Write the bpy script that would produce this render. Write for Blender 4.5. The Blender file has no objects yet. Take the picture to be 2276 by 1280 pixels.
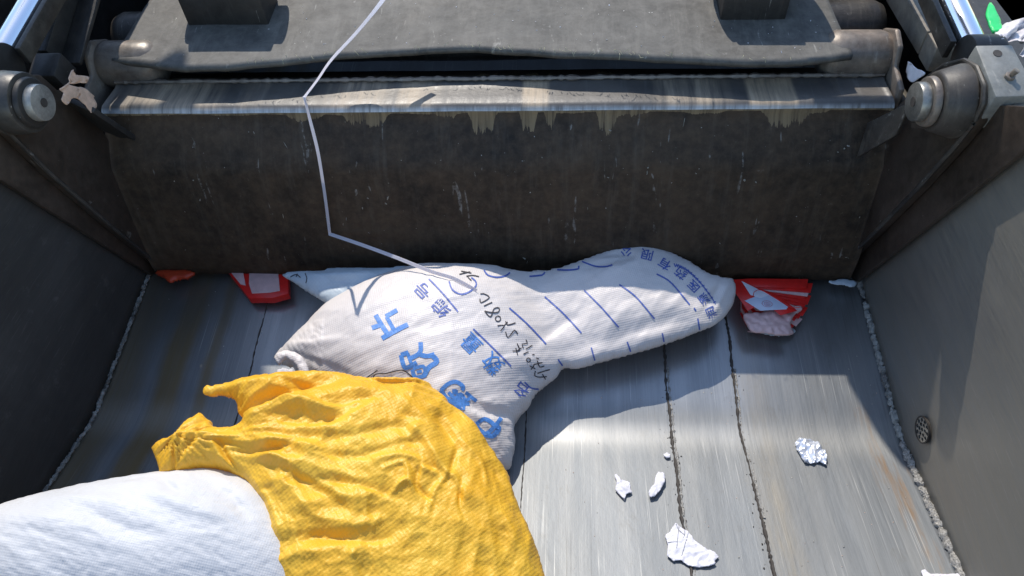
import bpy, bmesh, math, random
import numpy as np
from mathutils import Vector, Matrix, noise
from mathutils.bvhtree import BVHTree
from mathutils.geometry import delaunay_2d_cdt

# ------------------------------------------------------------------ camera
sc = bpy.context.scene
COL = sc.collection
PITCH, YAW, ROLL, CX, CZ, FPX = .8694, .1084, -.0721, .1854, 1.4804, 1579.1
_cp, _sp, _cy, _sy = math.cos(PITCH), math.sin(PITCH), math.cos(YAW), math.sin(YAW)
FW = Vector((-_sy*_cp, _cy*_cp, -_sp)); _R = Vector((_cy, _sy, 0)); _U = _R.cross(FW)
RT = math.cos(ROLL)*_R + math.sin(ROLL)*_U; UP = -math.sin(ROLL)*_R + math.cos(ROLL)*_U
CAM = Vector((CX, 0, CZ))
cam = bpy.data.cameras.new('camera'); camo = bpy.data.objects.new('camera', cam); COL.objects.link(camo)
cam.sensor_width = 36; cam.lens = 36*FPX/2276; cam.clip_start = .05; cam.clip_end = 200
m = Matrix((RT, UP, -FW)).transposed().to_4x4(); m.translation = CAM; camo.matrix_world = m
sc.camera = camo

# ------------------------------------------------------------------ light
SUNV = Vector((-.25, .807, 1)).normalized()          # towards the sun
w = bpy.data.worlds.new('World'); sc.world = w; w.use_nodes = True
nt = w.node_tree; sky = nt.nodes.new('ShaderNodeTexSky'); sky.sky_type = 'NISHITA'; sky.sun_disc = False
sky.dust_density = .3; sky.ozone_density = 1.; sky.air_density = 1.1
sky.sun_elevation = math.asin(SUNV.z); sky.sun_rotation = math.atan2(SUNV.x, SUNV.y)
nt.links.new(sky.outputs[0], nt.nodes['Background'].inputs[0]); nt.nodes['Background'].inputs[1].default_value = .15
sun = bpy.data.lights.new('sun', 'SUN'); sun.energy = 2.6; sun.angle = math.radians(.5); sun.color = (1, .93, .83)
suno = bpy.data.objects.new('sun', sun); COL.objects.link(suno); suno.rotation_euler = SUNV.to_track_quat('Z', 'Y').to_euler()
suno.location = (-2, 5, 7)
sc.view_settings.view_transform = 'Standard'; sc.view_settings.look = 'None'
sc.view_settings.exposure = .72; sc.view_settings.gamma = 1; sc.view_settings.use_curve_mapping = False

# ------------------------------------------------------------------ design helpers: a sight line met with a real plane
def ray(px, py): return FW + RT*((px-1138)/FPX) + UP*((640-py)/FPX)
def onax(px, py, ax, v):
    d = ray(px, py); return CAM + d*((v-CAM[ax])/d[ax])
def onX(px, py, v): return onax(px, py, 0, v)
def onY(px, py, v): return onax(px, py, 1, v)
def onZ(px, py, v): return onax(px, py, 2, v)
def onplane(px, py, p0, n):
    d = ray(px, py); return CAM + d*((p0-CAM).dot(n)/d.dot(n))
YC = .808
def floor_z(y):
    if y >= YC: 
        z = .1302*(y-YC)
    else:
        d = YC-y; z = .19*d + max(0, d-.40)**2*.9
    k = .035
    d = abs(y-YC)
    if d < k: z += (.32/(4*k))*(k-d)**2      # rounded bend
    return z
def onfloor(px, py, dz=0):
    d = ray(px, py); t = 1.0
    for _ in range(40):
        P = CAM+d*t; t += (P.z-floor_z(P.y)-dz)/(-d.z)*.9
    return CAM+d*t

# ------------------------------------------------------------------ object helpers
def link(o, parent=None):
    COL.objects.link(o)
    if parent is not None: o.parent = parent
    return o
def mesh_obj(name, verts, faces, mats, parent=None, smooth=False, fmat=None, uvs=None):
    me = bpy.data.meshes.new(name); me.from_pydata([tuple(v) for v in verts], [], faces)
    for mt in (mats if isinstance(mats, (list, tuple)) else [mats]): me.materials.append(mt)
    if fmat is not None: me.polygons.foreach_set('material_index', fmat)
    if smooth: me.polygons.foreach_set('use_smooth', [True]*len(me.polygons))
    if uvs is not None:
        l = me.uv_layers.new(name='UVMap')
        for lp in me.loops: l.data[lp.index].uv = uvs[lp.vertex_index]
    me.update()
    return link(bpy.data.objects.new(name, me), parent)
def tag(o, label=None, cat=None, group=None, kind=None):
    if label: o['label'] = label
    if cat: o['category'] = cat
    if group: o['group'] = group
    if kind: o['kind'] = kind
    return o
def empty(name, loc=(0, 0, 0)):
    o = bpy.data.objects.new(name, None); link(o); o.location = loc; o.empty_display_size = .1; return o
def reparent(o, p):
    o.parent = p; o.matrix_parent_inverse = Matrix.Translation(-Vector(p.location))
    return o
class MB:
    def __init__(s): s.v = []; s.f = []; s.mi = []
    def add(s, vs, fs, mi=0):
        b = len(s.v); s.v += [Vector(v) for v in vs]; s.f += [[b+i for i in f] for f in fs]; s.mi += [mi]*len(fs)
    def box(s, lo, hi, mi=0, M=None):
        vs = [Vector((x, y, z)) for x in (lo[0], hi[0]) for y in (lo[1], hi[1]) for z in (lo[2], hi[2])]
        if M: vs = [M@v for v in vs]
        s.add(vs, [(0, 1, 3, 2), (4, 6, 7, 5), (0, 4, 5, 1), (2, 3, 7, 6), (0, 2, 6, 4), (1, 5, 7, 3)], mi)
    def prismx(s, poly, x0, x1, mi=0):       # poly in (y,z)
        n = len(poly); vs = [(x0, y, z) for y, z in poly]+[(x1, y, z) for y, z in poly]
        s.add(vs, [list(range(n)), list(range(2*n-1, n-1, -1))]+[(i, i+n, (i+1) % n+n, (i+1) % n) for i in range(n)], mi)
    def cyl(s, a, b, r0, r1=None, n=28, mi=0, cap=True):
        a = Vector(a); b = Vector(b); r1 = r0 if r1 is None else r1
        q = (b-a).to_track_quat('Z', 'Y'); vs = []
        for c, r in ((a, r0), (b, r1)):
            for i in range(n): t = 2*math.pi*i/n; vs.append(c+q@Vector((r*math.cos(t), r*math.sin(t), 0)))
        fs = [(i, (i+1) % n, (i+1) % n+n, i+n) for i in range(n)]
        if cap: fs += [list(range(n-1, -1, -1)), list(range(n, 2*n))]
        s.add(vs, fs, mi)
    def tube(s, path, r, n=8, mi=0, rf=None):
        P = [Vector(p) for p in path]; vs = []
        for i, p in enumerate(P):
            t = (P[min(i+1, len(P)-1)]-P[max(i-1, 0)]).normalized(); q = t.to_track_quat('Z', 'Y')
            rr = rf(i) if rf else r
            for k in range(n): a = 2*math.pi*k/n; vs.append(p+q@Vector((rr*math.cos(a), rr*math.sin(a), 0)))
        fs = [(i*n+k, i*n+(k+1) % n, (i+1)*n+(k+1) % n, (i+1)*n+k) for i in range(len(P)-1) for k in range(n)]
        fs += [list(range(n-1, -1, -1)), list(range((len(P)-1)*n, len(P)*n))]
        s.add(vs, fs, mi)
    def build(s, name, mat, parent=None, bevel=0, smooth=False, seg=2):
        me = bpy.data.meshes.new(name); me.from_pydata([tuple(v) for v in s.v], [], s.f)
        for mt in (mat if isinstance(mat, (list, tuple)) else [mat]): me.materials.append(mt)
        me.polygons.foreach_set('material_index', s.mi)
        bm = bmesh.new(); bm.from_mesh(me); bmesh.ops.recalc_face_normals(bm, faces=bm.faces)
        if bevel:
            es = [e for e in bm.edges if len(e.link_faces) == 2 and e.calc_face_angle(0) > .6]
            bmesh.ops.bevel(bm, geom=es, offset=bevel, segments=seg, affect='EDGES', clamp_overlap=True, profile=.5)
        for f in bm.faces: f.smooth = smooth or bool(bevel)
        for e in bm.edges:
            if len(e.link_faces) == 2 and e.calc_face_angle(0) > .62: e.smooth = False
        bm.to_mesh(me); bm.free()
        return link(bpy.data.objects.new(name, me), parent)

# ------------------------------------------------------------------ material helpers
class NT:
    def __init__(s, name):
        s.m = bpy.data.materials.new(name); s.m.use_nodes = True; s.t = s.m.node_tree
        s.b = s.t.nodes['Principled BSDF']
    def n(s, typ, **kw):
        nd = s.t.nodes.new(typ)
        for k, v in kw.items(): setattr(nd, k, v)
        return nd
    def l(s, a, b): s.t.links.new(a, b)
    def coord(s, scale=(1, 1, 1), rot=(0, 0, 0), src='Object'):
        tc = s.n('ShaderNodeTexCoord'); mp = s.n('ShaderNodeMapping')
        mp.inputs['Scale'].default_value = scale; mp.inputs['Rotation'].default_value = rot
        s.l(tc.outputs[src], mp.inputs[0]); return mp.outputs[0]
    def noise(s, vec, scale, detail=6, rough=.55, dist=0):
        nd = s.n('ShaderNodeTexNoise'); nd.inputs['Scale'].default_value = scale; nd.inputs['Detail'].default_value = detail
        nd.inputs['Roughness'].default_value = rough; nd.inputs['Distortion'].default_value = dist
        s.l(vec, nd.inputs['Vector']); return nd.outputs[0]
    def ramp(s, v, stops):
        r = s.n('ShaderNodeValToRGB'); e = r.color_ramp.elements
        while len(e) < len(stops): e.new(.5)
        for el, (p, c) in zip(e, stops):
            el.position = p; el.color = (c, c, c, 1) if isinstance(c, (int, float)) else (*c, 1)
        s.l(v, r.inputs[0]); return r.outputs[0]
    def math(s, op, a, b=None, clamp=False):
        nd = s.n('ShaderNodeMath', operation=op, use_clamp=clamp)
        for i, x in enumerate((a, b)):
            if x is None: continue
            if isinstance(x, (int, float)): nd.inputs[i].default_value = x
            else: s.l(x, nd.inputs[i])
        return nd.outputs[0]
    def mix(s, f, a, b):
        nd = s.n('ShaderNodeMix', data_type='RGBA')
        for x, sk in ((f, nd.inputs[0]), (a, nd.inputs[6]), (b, nd.inputs[7])):
            if isinstance(x, (int, float)): sk.default_value = x
            elif isinstance(x, tuple): sk.default_value = (*x, 1)
            else: s.l(x, sk)
        return nd.outputs[2]
    def sep(s, src='Object'):
        tc = s.n('ShaderNodeTexCoord'); sp = s.n('ShaderNodeSeparateXYZ'); s.l(tc.outputs[src], sp.inputs[0]); return sp.outputs
    def band(s, v, a, b, soft):            # 1 inside a..b
        r1 = s.n('ShaderNodeMapRange', interpolation_type='SMOOTHSTEP'); r1.inputs[1].default_value = a-soft; r1.inputs[2].default_value = a+soft; s.l(v, r1.inputs[0])
        r2 = s.n('ShaderNodeMapRange', interpolation_type='SMOOTHSTEP'); r2.inputs[1].default_value = b-soft; r2.inputs[2].default_value = b+soft; r2.inputs[3].default_value = 1; r2.inputs[4].default_value = 0; s.l(v, r2.inputs[0])
        return s.math('MULTIPLY', r1.outputs[0], r2.outputs[0])
    def bump(s, h, strength, dist=.002, prev=None):
        nd = s.n('ShaderNodeBump'); nd.inputs['Strength'].default_value = strength; nd.inputs['Distance'].default_value = dist
        s.l(h, nd.inputs['Height'])
        if prev: s.l(prev, nd.inputs['Normal'])
        return nd.outputs[0]
    def out(s, color=None, rough=None, metal=None, normal=None, **kw):
        for v, k in ((color, 'Base Color'), (rough, 'Roughness'), (metal, 'Metallic')):
            if v is None: continue
            if isinstance(v, (int, float)): s.b.inputs[k].default_value = v
            elif isinstance(v, tuple): s.b.inputs[k].default_value = (*v, 1)
            else: s.l(v, s.b.inputs[k])
        if normal: s.l(normal, s.b.inputs['Normal'])
        for k, v in kw.items(): s.b.inputs[k].default_value = v
        return s.m

def mat_steel(name, dirty=0., wall=False):
    g = NT(name)
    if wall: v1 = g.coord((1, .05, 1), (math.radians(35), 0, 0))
    else: v1 = g.coord((1, .03, .03))
    s1 = g.noise(v1, 230, 7, .75); s2 = g.noise(v1, 520, 4, .7); s0 = g.noise(v1, 26, 5, .6)
    bl = g.noise(g.coord((1, .35, 1)), 5, 7, .6, .4); blot = g.noise(g.coord((1, .7, .7)), 17, 8, .7, .5)
    X, Y, Z = g.sep()
    c = g.ramp(s1, [(.28, (.155, .168, .178)), (.5, (.195, .208, .218)), (.72, (.25, .262, .27))])
    c = g.mix(g.ramp(s0, [(.42, 0.), (.7, .5)]), c, (.33, .33, .32))
    c = g.mix(g.ramp(bl, [(.4, 0.), (.7, .4)]), c, (.15, .15, .14))
    f = g.math('MULTIPLY', g.ramp(s2, [(.55, 0.), (.72, 1.)]), .2)
    c = g.mix(f, c, (.12, .11, .095))
    c = g.mix(g.ramp(blot, [(.60, 0.), (.72, .45)]), c, (.15, .14, .12))
    rough = g.ramp(s1, [(.3, .46), (.7, .60)]); metal = .45; coat = None
    scr = g.noise(g.coord((1, .010, .010), (0, 0, .012)) if not wall else v1, 330, 2, .4); scm = g.noise(g.coord((1, .5, .5)), 6, 4, .6)
    c = g.mix(g.math('MULTIPLY', g.ramp(scr, [(.66, 0.), (.70, .75)]), g.ramp(scm, [(.42, .15), (.6, 1.)])), c, (.46, .46, .44))
    c = g.mix(g.math('MULTIPLY', g.ramp(scr, [(.29, .4), (.33, 0.)]), g.ramp(scm, [(.42, 1.), (.6, .1)])), c, (.07, .066, .058))
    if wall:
        c = g.mix(dirty, c, (.036, .027, .018))  # for the left wall this also puts its shade into the colour
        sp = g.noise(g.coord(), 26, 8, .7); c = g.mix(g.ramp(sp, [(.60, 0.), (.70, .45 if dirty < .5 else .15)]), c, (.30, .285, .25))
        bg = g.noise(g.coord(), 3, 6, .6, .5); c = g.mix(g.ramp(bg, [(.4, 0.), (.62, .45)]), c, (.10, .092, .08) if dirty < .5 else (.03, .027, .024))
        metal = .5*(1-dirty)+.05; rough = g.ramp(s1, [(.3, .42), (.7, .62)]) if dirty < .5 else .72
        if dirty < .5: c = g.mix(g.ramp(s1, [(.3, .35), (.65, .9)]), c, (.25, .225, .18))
    else:
        wob = g.noise(g.coord((.2, 1, 1)), 4, 5, .6); xw = g.math('ADD', X, g.math('MULTIPLY', g.math('SUBTRACT', wob, .5), .06))
        br = g.noise(g.coord((1, .12, .1)), 22, 7, .7)
        soft = g.ramp(s0, [(.35, .55), (.6, 1.)])
        st1 = g.math('MAXIMUM', g.math('MULTIPLY', g.band(xw, -1, -.87, .03), .75), g.math('MAXIMUM', g.math('MULTIPLY', g.band(xw, -.825, -.755, .018), .95), g.math('MULTIPLY', g.band(xw, -.712, -.682, .012), .8)))
        st1 = g.math('MULTIPLY', g.math('MULTIPLY', st1, soft), .82)
        c = g.mix(st1, c, (.20, .125, .02))
        rr = g.math('MULTIPLY', g.band(xw, .855, .935, .03), g.band(Y, .2, .88, .03)); rr = g.math('MULTIPLY', rr, g.ramp(br, [(.52, 0.), (.64, .7)]))
        c = g.mix(rr, c, (.26, .155, .07))
        yl = g.math('MULTIPLY', g.band(xw, .60, .66, .03), g.ramp(br, [(.4, 0.), (.6, .3)])); c = g.mix(yl, c, (.33, .26, .15))
        rb = g.math('MULTIPLY', g.band(Y, 1.04, 3, .12), g.ramp(bl, [(.3, .35), (.6, .75)])); c = g.mix(rb, c, (.085, .078, .066))
        pol = g.math('MULTIPLY', g.band(Y, .775, .85, .035), g.ramp(s1, [(.3, .4), (.6, 1.)]))     # polished along the bend; its sun glint is lightened into the colour too
        c = g.mix(g.math('MULTIPLY', pol, .35), c, (.52, .50, .45))
        coat = g.math('MAXIMUM', g.math('MULTIPLY', pol, .35), g.math('MULTIPLY', g.band(Y, .87, 3, .04), g.math('MULTIPLY', g.ramp(s0, [(.3, .6), (.6, 1.)]), g.math('SUBTRACT', 1., st1, True))))
    nrm = g.bump(s1, .14, .0006); nrm = g.bump(s2, .25, .0004, nrm); nrm = g.bump(bl, .35, .008, nrm)
    if coat is not None:
        g.l(coat, g.b.inputs['Coat Weight']); g.b.inputs['Coat Roughness'].default_value = .27; g.b.inputs['Coat IOR'].default_value = 2.4
    return g.out(c, rough, metal, nrm)

def mat_paint(name, base, alt, chip=(.3, .28, .24), chips=.6, rough=(.4, .65), metal=.1, streak=True, drips=False, scale=1., dust=0.):
    g = NT(name)
    big = g.noise(g.coord(), 5*scale, 8, .62, .3); fine = g.noise(g.coord(), 45*scale, 8, .7)
    stv = g.noise(g.coord((1, .12, .12)), 42*scale, 6, .7)
    c = g.mix(g.ramp(big, [(.35, 0.), (.65, 1.)]), base, alt)
    c = g.mix(g.math('MULTIPLY', g.ramp(fine, [(.4, 0.), (.75, 1.)]), .35), c, tuple(min(1, x*2.2+.01) for x in alt))
    if streak: c = g.mix(g.math('MULTIPLY', g.ramp(stv, [(.52, 0.), (.75, 1.)]), .3), c, chip)
    ch = g.math('MULTIPLY', g.ramp(fine, [(.66, 0.), (.70, 1.)]), g.ramp(big, [(.45, 0.), (.6, 1.)]))
    c = g.mix(g.math('MULTIPLY', ch, chips), c, chip)
    sp = g.noise(g.coord(), 130*scale, 3, .5); c = g.mix(g.ramp(sp, [(.745, 0.), (.765, chips)]), c, (.55, .53, .48))
    scv = g.noise(g.coord((1, .25, .16), (.3, .25, .2)), 38*scale, 2, .4, 1.5); c = g.mix(g.math('MULTIPLY', g.ramp(scv, [(.70, 0.), (.715, .55)]), g.ramp(fine, [(.45, 0.), (.6, 1.)])), c, (.34, .32, .28))
    if dust: c = g.mix(g.math('MULTIPLY', g.ramp(g.noise(g.coord((1, 1, 1)), 12, 9, .75, .5), [(.4, 0.), (.62, 1.)]), dust), c, (.30, .28, .24))
    if drips:
        X, Y, Z = g.sep()
        lo = g.noise(g.coord((1, .02, .02)), 8, 3, .6); hi = g.noise(g.coord((1, .02, .05)), 90, 4, .7)
        depth = g.math('MULTIPLY', g.ramp(lo, [(.45, 0.), (.7, 1.)]), .008)
        for cx_, w_, d_ in ((-.42, .05, .022), (-.275, .06, .036), (-.085, .03, .018), (.0, .035, .050), (.105, .022, .045), (.155, .014, .042), (.285, .026, .055), (.33, .05, .016), (.50, .05, .010), (.685, .06, .040), (.745, .03, .012)):
            t_ = g.math('SUBTRACT', 1., g.math('DIVIDE', g.math('ABSOLUTE', g.math('SUBTRACT', X, cx_)), w_), True)
            depth = g.math('MAXIMUM', depth, g.math('MULTIPLY', g.ramp(t_, [(0., 0.), (.45, 1.)]), d_))
        depth = g.math('MULTIPLY', depth, g.ramp(hi, [(.35, .35), (.6, .8)]))
        d = g.math('SUBTRACT', .497, Z)
        inside = g.math('MULTIPLY', g.math('LESS_THAN', d, depth), g.math('GREATER_THAN', d, -.03))
        c = g.mix(g.math('MULTIPLY', inside, g.ramp(hi, [(.3, .12), (.62, .75)])), c, (.30, .215, .115))
    r = g.ramp(big, [(.3, rough[0]), (.7, rough[1])])
    nrm = g.bump(fine, .35, .0015); nrm = g.bump(big, .5, .006, nrm)
    return g.out(c, r, metal, nrm)

def mat_shelf():
    g = NT('worn_ridge_steel'); X, Y, Z = g.sep()
    big = g.noise(g.coord(), 6, 8, .6, .3); stv = g.noise(g.coord((1, .06, .06)), 60, 6, .75); fine = g.noise(g.coord(), 60, 7, .7)
    c = g.mix(g.ramp(big, [(.35, 0.), (.65, 1.)]), (.06, .056, .052), (.115, .103, .09))
    patch = g.noise(g.coord((1, .05, .05)), 3.3, 4, .6)
    pm = g.math('MULTIPLY', g.ramp(patch, [(.50, 0.), (.62, 1.)]), g.ramp(stv, [(.35, .1), (.6, 1.)])); c = g.mix(pm, c, (.38, .30, .21))
    rust = g.math('MAXIMUM', g.band(X, .60, .705, .006), g.math('MAXIMUM', g.band(X, .09, .15, .006), g.math('MULTIPLY', g.band(X, -.20, -.15, .01), .6)))
    c = g.mix(g.math('MULTIPLY', rust, g.ramp(stv, [(.35, .25), (.6, .9)])), c, (.46, .35, .23))
    c = g.mix(g.math('MULTIPLY', g.ramp(stv, [(.55, 0.), (.75, 1.)]), .22), c, (.36, .35, .32))
    ed = g.math('MULTIPLY', g.band(Y, 1.336, 1.356, .006), g.ramp(stv, [(.3, .1), (.6, .8)]))    # polished front corner
    edz = g.band(Z, .496, .6, .004)
    ed = g.math('MULTIPLY', ed, edz)
    c = g.mix(ed, c, (.72, .74, .74))
    nrm = g.bump(fine, .4, .0012); nrm = g.bump(big, .5, .006, nrm)
    metal = g.math('MULTIPLY', ed, .4)
    return g.out(c, g.ramp(stv, [(.3, .35), (.7, .55)]), metal, nrm)

def mat_weave(name, base, alt, pitch=.0045, rough=.38, wv=.5, spec=.5, sheen=0., rot=0., crinkle=.4, transl=0., metal=0.):
    g = NT(name)
    uv = g.coord((1, 1, 1), (0, 0, rot), 'UV')
    sp = g.n('ShaderNodeSeparateXYZ'); g.l(uv, sp.inputs[0])
    k = 2*math.pi/pitch
    wob = g.noise(uv, 9, 3, .5)
    a = g.math('SINE', g.math('ADD', g.math('MULTIPLY', sp.outputs[0], k), g.math('MULTIPLY', wob, 8)))
    b = g.math('SINE', g.math('ADD', g.math('MULTIPLY', sp.outputs[1], k), g.math('MULTIPLY', wob, 8)))
    h = g.math('MULTIPLY', a, b)
    h01 = g.math('ADD', g.math('MULTIPLY', h, .5), .5)
    big = g.noise(uv, 7, 6, .6, .6); fine = g.noise(uv, 55, 6, .65, .8)
    c = g.mix(g.ramp(big, [(.35, 0.), (.65, 1.)]), base, alt)
    c = g.mix(g.math('MULTIPLY', h01, .10), c, tuple(x*.62 for x in alt))
    c = g.mix(g.ramp(fine, [(.68, 0.), (.8, .08)]), c, (.5, .47, .42))
    nrm = g.bump(h, wv, .0009); nrm = g.bump(fine, crinkle, .003, nrm); nrm = g.bump(big, crinkle, .008, nrm)
    g.out(c, g.ramp(fine, [(.3, rough-.06), (.7, rough+.12)]), metal, nrm)
    g.b.inputs['Specular IOR Level'].default_value = spec
    if transl:
        tr = g.n('ShaderNodeBsdfTranslucent'); g.l(c, tr.inputs[0]); mx = g.n('ShaderNodeMixShader'); mx.inputs[0].default_value = transl
        g.l(g.b.outputs[0], mx.inputs[1]); g.l(tr.outputs[0], mx.inputs[2]); g.l(mx.outputs[0], g.t.nodes['Material Output'].inputs[0])
    return g.m
def mat_flat(name, col, rough=.5, metal=0., var=.3, scale=20, **kw):
    g = NT(name); nz = g.noise(g.coord(), scale, 6, .65)
    c = g.mix(g.ramp(nz, [(.35, 0.), (.7, 1.)]), col, tuple(x*(1-var) for x in col))
    return g.out(c, rough, metal, g.bump(nz, .3, .002), **kw)

M_FLOOR = mat_steel('brushed_floor_steel')
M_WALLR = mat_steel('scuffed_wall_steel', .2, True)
M_WALLL = mat_steel('grimy_shaded_wall_steel', .8, True); M_WALLL.node_tree.nodes['Principled BSDF'].inputs['Specular IOR Level'].default_value = .2  # same steel, with the left wall's shade darkened into its colour
M_WELD = mat_flat('weld_metal', (.44, .42, .38), .7, .0, .9, 300)
M_SEAM = mat_flat('seam_dirt', (.06, .05, .042), .7, 0, .5, 80)
M_BLADE = mat_paint('grimy_blade_paint', (.020, .0145, .0095), (.072, .047, .027), (.15, .125, .095), .7, (.6, .75), .0, drips=True)
M_BLADE.node_tree.nodes['Principled BSDF'].inputs['Specular IOR Level'].default_value = .28
M_BLADE2 = mat_paint('grimy_arm_paint', (.026, .019, .0135), (.055, .038, .027), (.16, .13, .10), .4, (.36, .6), .15)
M_SHELF = mat_shelf()
M_TUBE = mat_paint('worn_tube_paint', (.08, .066, .054), (.21, .165, .13), (.40, .33, .27), .8, (.35, .6), .25, dust=.35)
M_FLAP = mat_paint('dusty_rubber', (.045, .042, .037), (.082, .077, .067), (.26, .24, .20), .8, (.6, .8), 0, dust=.22)
M_DARK = mat_paint('black_frame_paint', (.016, .015, .014), (.028, .025, .022), (.1, .09, .08), .4, (.4, .65), .1)
M_PIN = mat_paint('scratched_pin_steel', (.15, .145, .13), (.30, .29, .26), (.08, .07, .06), .9, (.3, .45), .7, scale=2)
M_HUB = mat_paint('oily_hub_paint', (.015, .013, .011), (.042, .035, .028), (.26, .23, .18), .9, (.35, .6), .0, scale=1.5)
M_BRK = mat_paint('grey_bracket_paint', (.13, .135, .125), (.19, .19, .175), (.35, .32, .27), .5, (.45, .65), .1, dust=.3)
M_CHROME = NT('chrome').out((.75, .78, .82), .16, 1.)
M_RAIL = mat_paint('rusty_rail_paint', (.10, .085, .07), (.20, .17, .135), (.42, .36, .28), .8, (.5, .7), .1, dust=.4)
M_WHITE = mat_weave('white_woven_plastic', (.79, .73, .69), (.73, .68, .645), .0068, .42, .2, .4, rot=.5, transl=.08, crinkle=.16)
M_WHITE2 = mat_weave('shiny_white_woven_plastic', (.66, .655, .65), (.60, .60, .60), .0055, .52, .14, .3, rot=.9, transl=.06)
M_YEL = mat_weave('yellow_woven_plastic', (.98, .61, .06), (.95, .52, .035), .0085, .40, .22, .5, rot=.12, crinkle=.6, transl=.22)
M_FILM = mat_weave('pale_plastic_film', (.62, .70, .74), (.54, .62, .67), .01, .35, .1, .5, transl=.15)
M_BLUE = mat_flat('blue_ink', (.10, .29, .72), .45, 0, .35, 240)
M_BLUE2 = mat_flat('dull_blue_ink', (.10, .16, .50), .5, 0, .4, 240)
M_INK = mat_flat('black_marker_ink', (.045, .04, .045), .5, 0, .3, 200)
M_PAPER = mat_flat('white_paper', (.72, .71, .76), .7, 0, .14, 60)
M_STRAP = mat_weave('white_strapping', (.92, .90, .93), (.88, .86, .90), .003, .35, .1, .5, transl=.55)
M_RED = mat_flat('red_film', (.80, .025, .02), .28, 0, .25, 40)
M_PINK = mat_flat('pinkish_film', (.74, .50, .47), .25, 0, .2, 50)
M_LEAF = mat_flat('dry_leaf', (.74, .50, .36), .6, 0, .35, 45)
M_GREEN = mat_flat('green_plastic', (.02, .62, .14), .35, 0, .15, 20)

# ================================================================== HOPPER (fixed truck body round the trough)
W = .95
hop = empty('refuse_hopper', (0, .8, 0))
tag(hop, 'brushed steel loading hopper of a refuse truck with worn curved floor and dark side walls', 'hopper')
def hp(o): return reparent(o, hop)
# floor sheet
ys = list(np.arange(-.25, .70, .03))+list(np.arange(.70, .92, .006))+list(np.arange(.92, 2.25, .03))
xs = np.linspace(-W, W, 120)
V = []; Fc = []
for j, y in enumerate(ys):
    for i, x in enumerate(xs):
        dz = .0025*noise.noise(Vector((x*2.3, y*2.7, 0)))+.0010*noise.noise(Vector((x*9, y*5, 3)))
        V.append((x, y, floor_z(y)+dz))
n = len(xs)
for j in range(len(ys)-1):
    for i in range(n-1): Fc.append((j*n+i, j*n+i+1, (j+1)*n+i+1, (j+1)*n+i))
fl = hp(mesh_obj('floor_plate', V, Fc, M_FLOOR, smooth=True))
md = fl.modifiers.new('s', 'SOLIDIFY'); md.thickness = .008; md.offset = -1
# seams in the floor: dirt filled groove with a rough lip
def seam(x, y0, y1, bead=.0028, mat=M_SEAM, bright=0, name='floor_seam', wig=.004, rnd=.5, dz=.0005, lean=0):
    r = random.Random(int(x*1000)); P = []; y = y0
    while y < y1:
        P.append(Vector((x+lean*(y-y0)+wig*noise.noise(Vector((x*7, y*9, 1)))+r.uniform(-.0006, .0006), y, floor_z(y)+dz))); y += .006
    mb = MB(); mb.tube(P, bead, 6, rf=lambda i: bead*(1+rnd*r.uniform(-1, 1)))
    return hp(mb.build(name, mat, smooth=True))
seam(.598, -.1, 1.6, .0030); seam(.4388, -.1, 1.6, .0030); seam(-.5918, -.1, 1.6, .0018); seam(-.41, .9, 1.6, .0015); seam(.105, -.1, 1.6, .0014, wig=.002)
for x in (.4388, .598): seam(x+.006, .60, .98, .0022, M_WELD, name='weld_bead', rnd=.8)
seam(.4388+.007, -.1, .60, .0012, M_WELD, name='weld_bead', rnd=.6)
# side walls
def wallz(y):  # sloping top edge of the left side of the truck body
    return float(np.interp(y, [-.3, .3, .93, 1.15, 1.22, 2.3], [.55, .62, .72, .72, .50, .45]))
def side_wall(sx, mat, top):
    yy = np.arange(-.25, 2.26, .05); V = []; F2 = []; zs = np.linspace(0, 1, 16)
    for y in yy:
        zb = floor_z(y)-.01; zt = top(y)
        for k in zs:
            z = zb+(zt-zb)*k
            V.append((sx*W+.0035*noise.noise(Vector((sx*5, y*3, z*3))), y, z))
    m_ = len(zs)
    for j in range(len(yy)-1):
        for k in range(m_-1):
            q = (j*m_+k, (j+1)*m_+k, (j+1)*m_+k+1, j*m_+k+1); F2.append(q if sx < 0 else q[::-1])
    o = hp(mesh_obj('side_wall', V, F2, mat, smooth=True))
    md = o.modifiers.new('s', 'SOLIDIFY'); md.thickness = .02; md.offset = -1
    return o
side_wall(-1, M_WALLL, wallz)['label'] = 'dark grimy left side wall, its shade deepened in the steel colour'
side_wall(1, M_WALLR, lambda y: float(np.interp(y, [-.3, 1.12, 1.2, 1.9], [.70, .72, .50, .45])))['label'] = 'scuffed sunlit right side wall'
# corner welds
def corner_weld(sx, y0, y1, rad, mat, seed, skip=.12):
    r = random.Random(seed); mb = MB(); y = y0
    while y < y1:
        a = r.uniform(.6, 1.4)*rad
        if r.random() < skip: y += rad*.62; continue
        c = Vector((sx*(W-.003+r.uniform(-.002, .002)), y, floor_z(y)+.003+r.uniform(-.001, .002)))
        q = Matrix.Translation(c)@Matrix.Rotation(r.uniform(-.5, .5), 4, 'X')@Matrix.Diagonal((a, a*r.uniform(.9, 1.8), a*r.uniform(.7, 1.2), 1))
        bm = bmesh.new(); bmesh.ops.create_icosphere(bm, subdivisions=2, radius=1, matrix=q)
        for v in bm.verts: v.co += Vector((.6, .6, 1))*a*.7*noise.noise(v.co*260)
        mb.add([v.co.copy() for v in bm.verts], [[v.index for v in f.verts] for f in bm.faces]); bm.free(); y += rad*.62
    return hp(mb.build('weld_bead', mat, smooth=True))
M_WELD2 = mat_paint('dirty_weld_metal', (.05, .045, .04), (.32, .32, .29), (.6, .6, .56), .8, (.5, .7), .2, scale=6)
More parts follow.
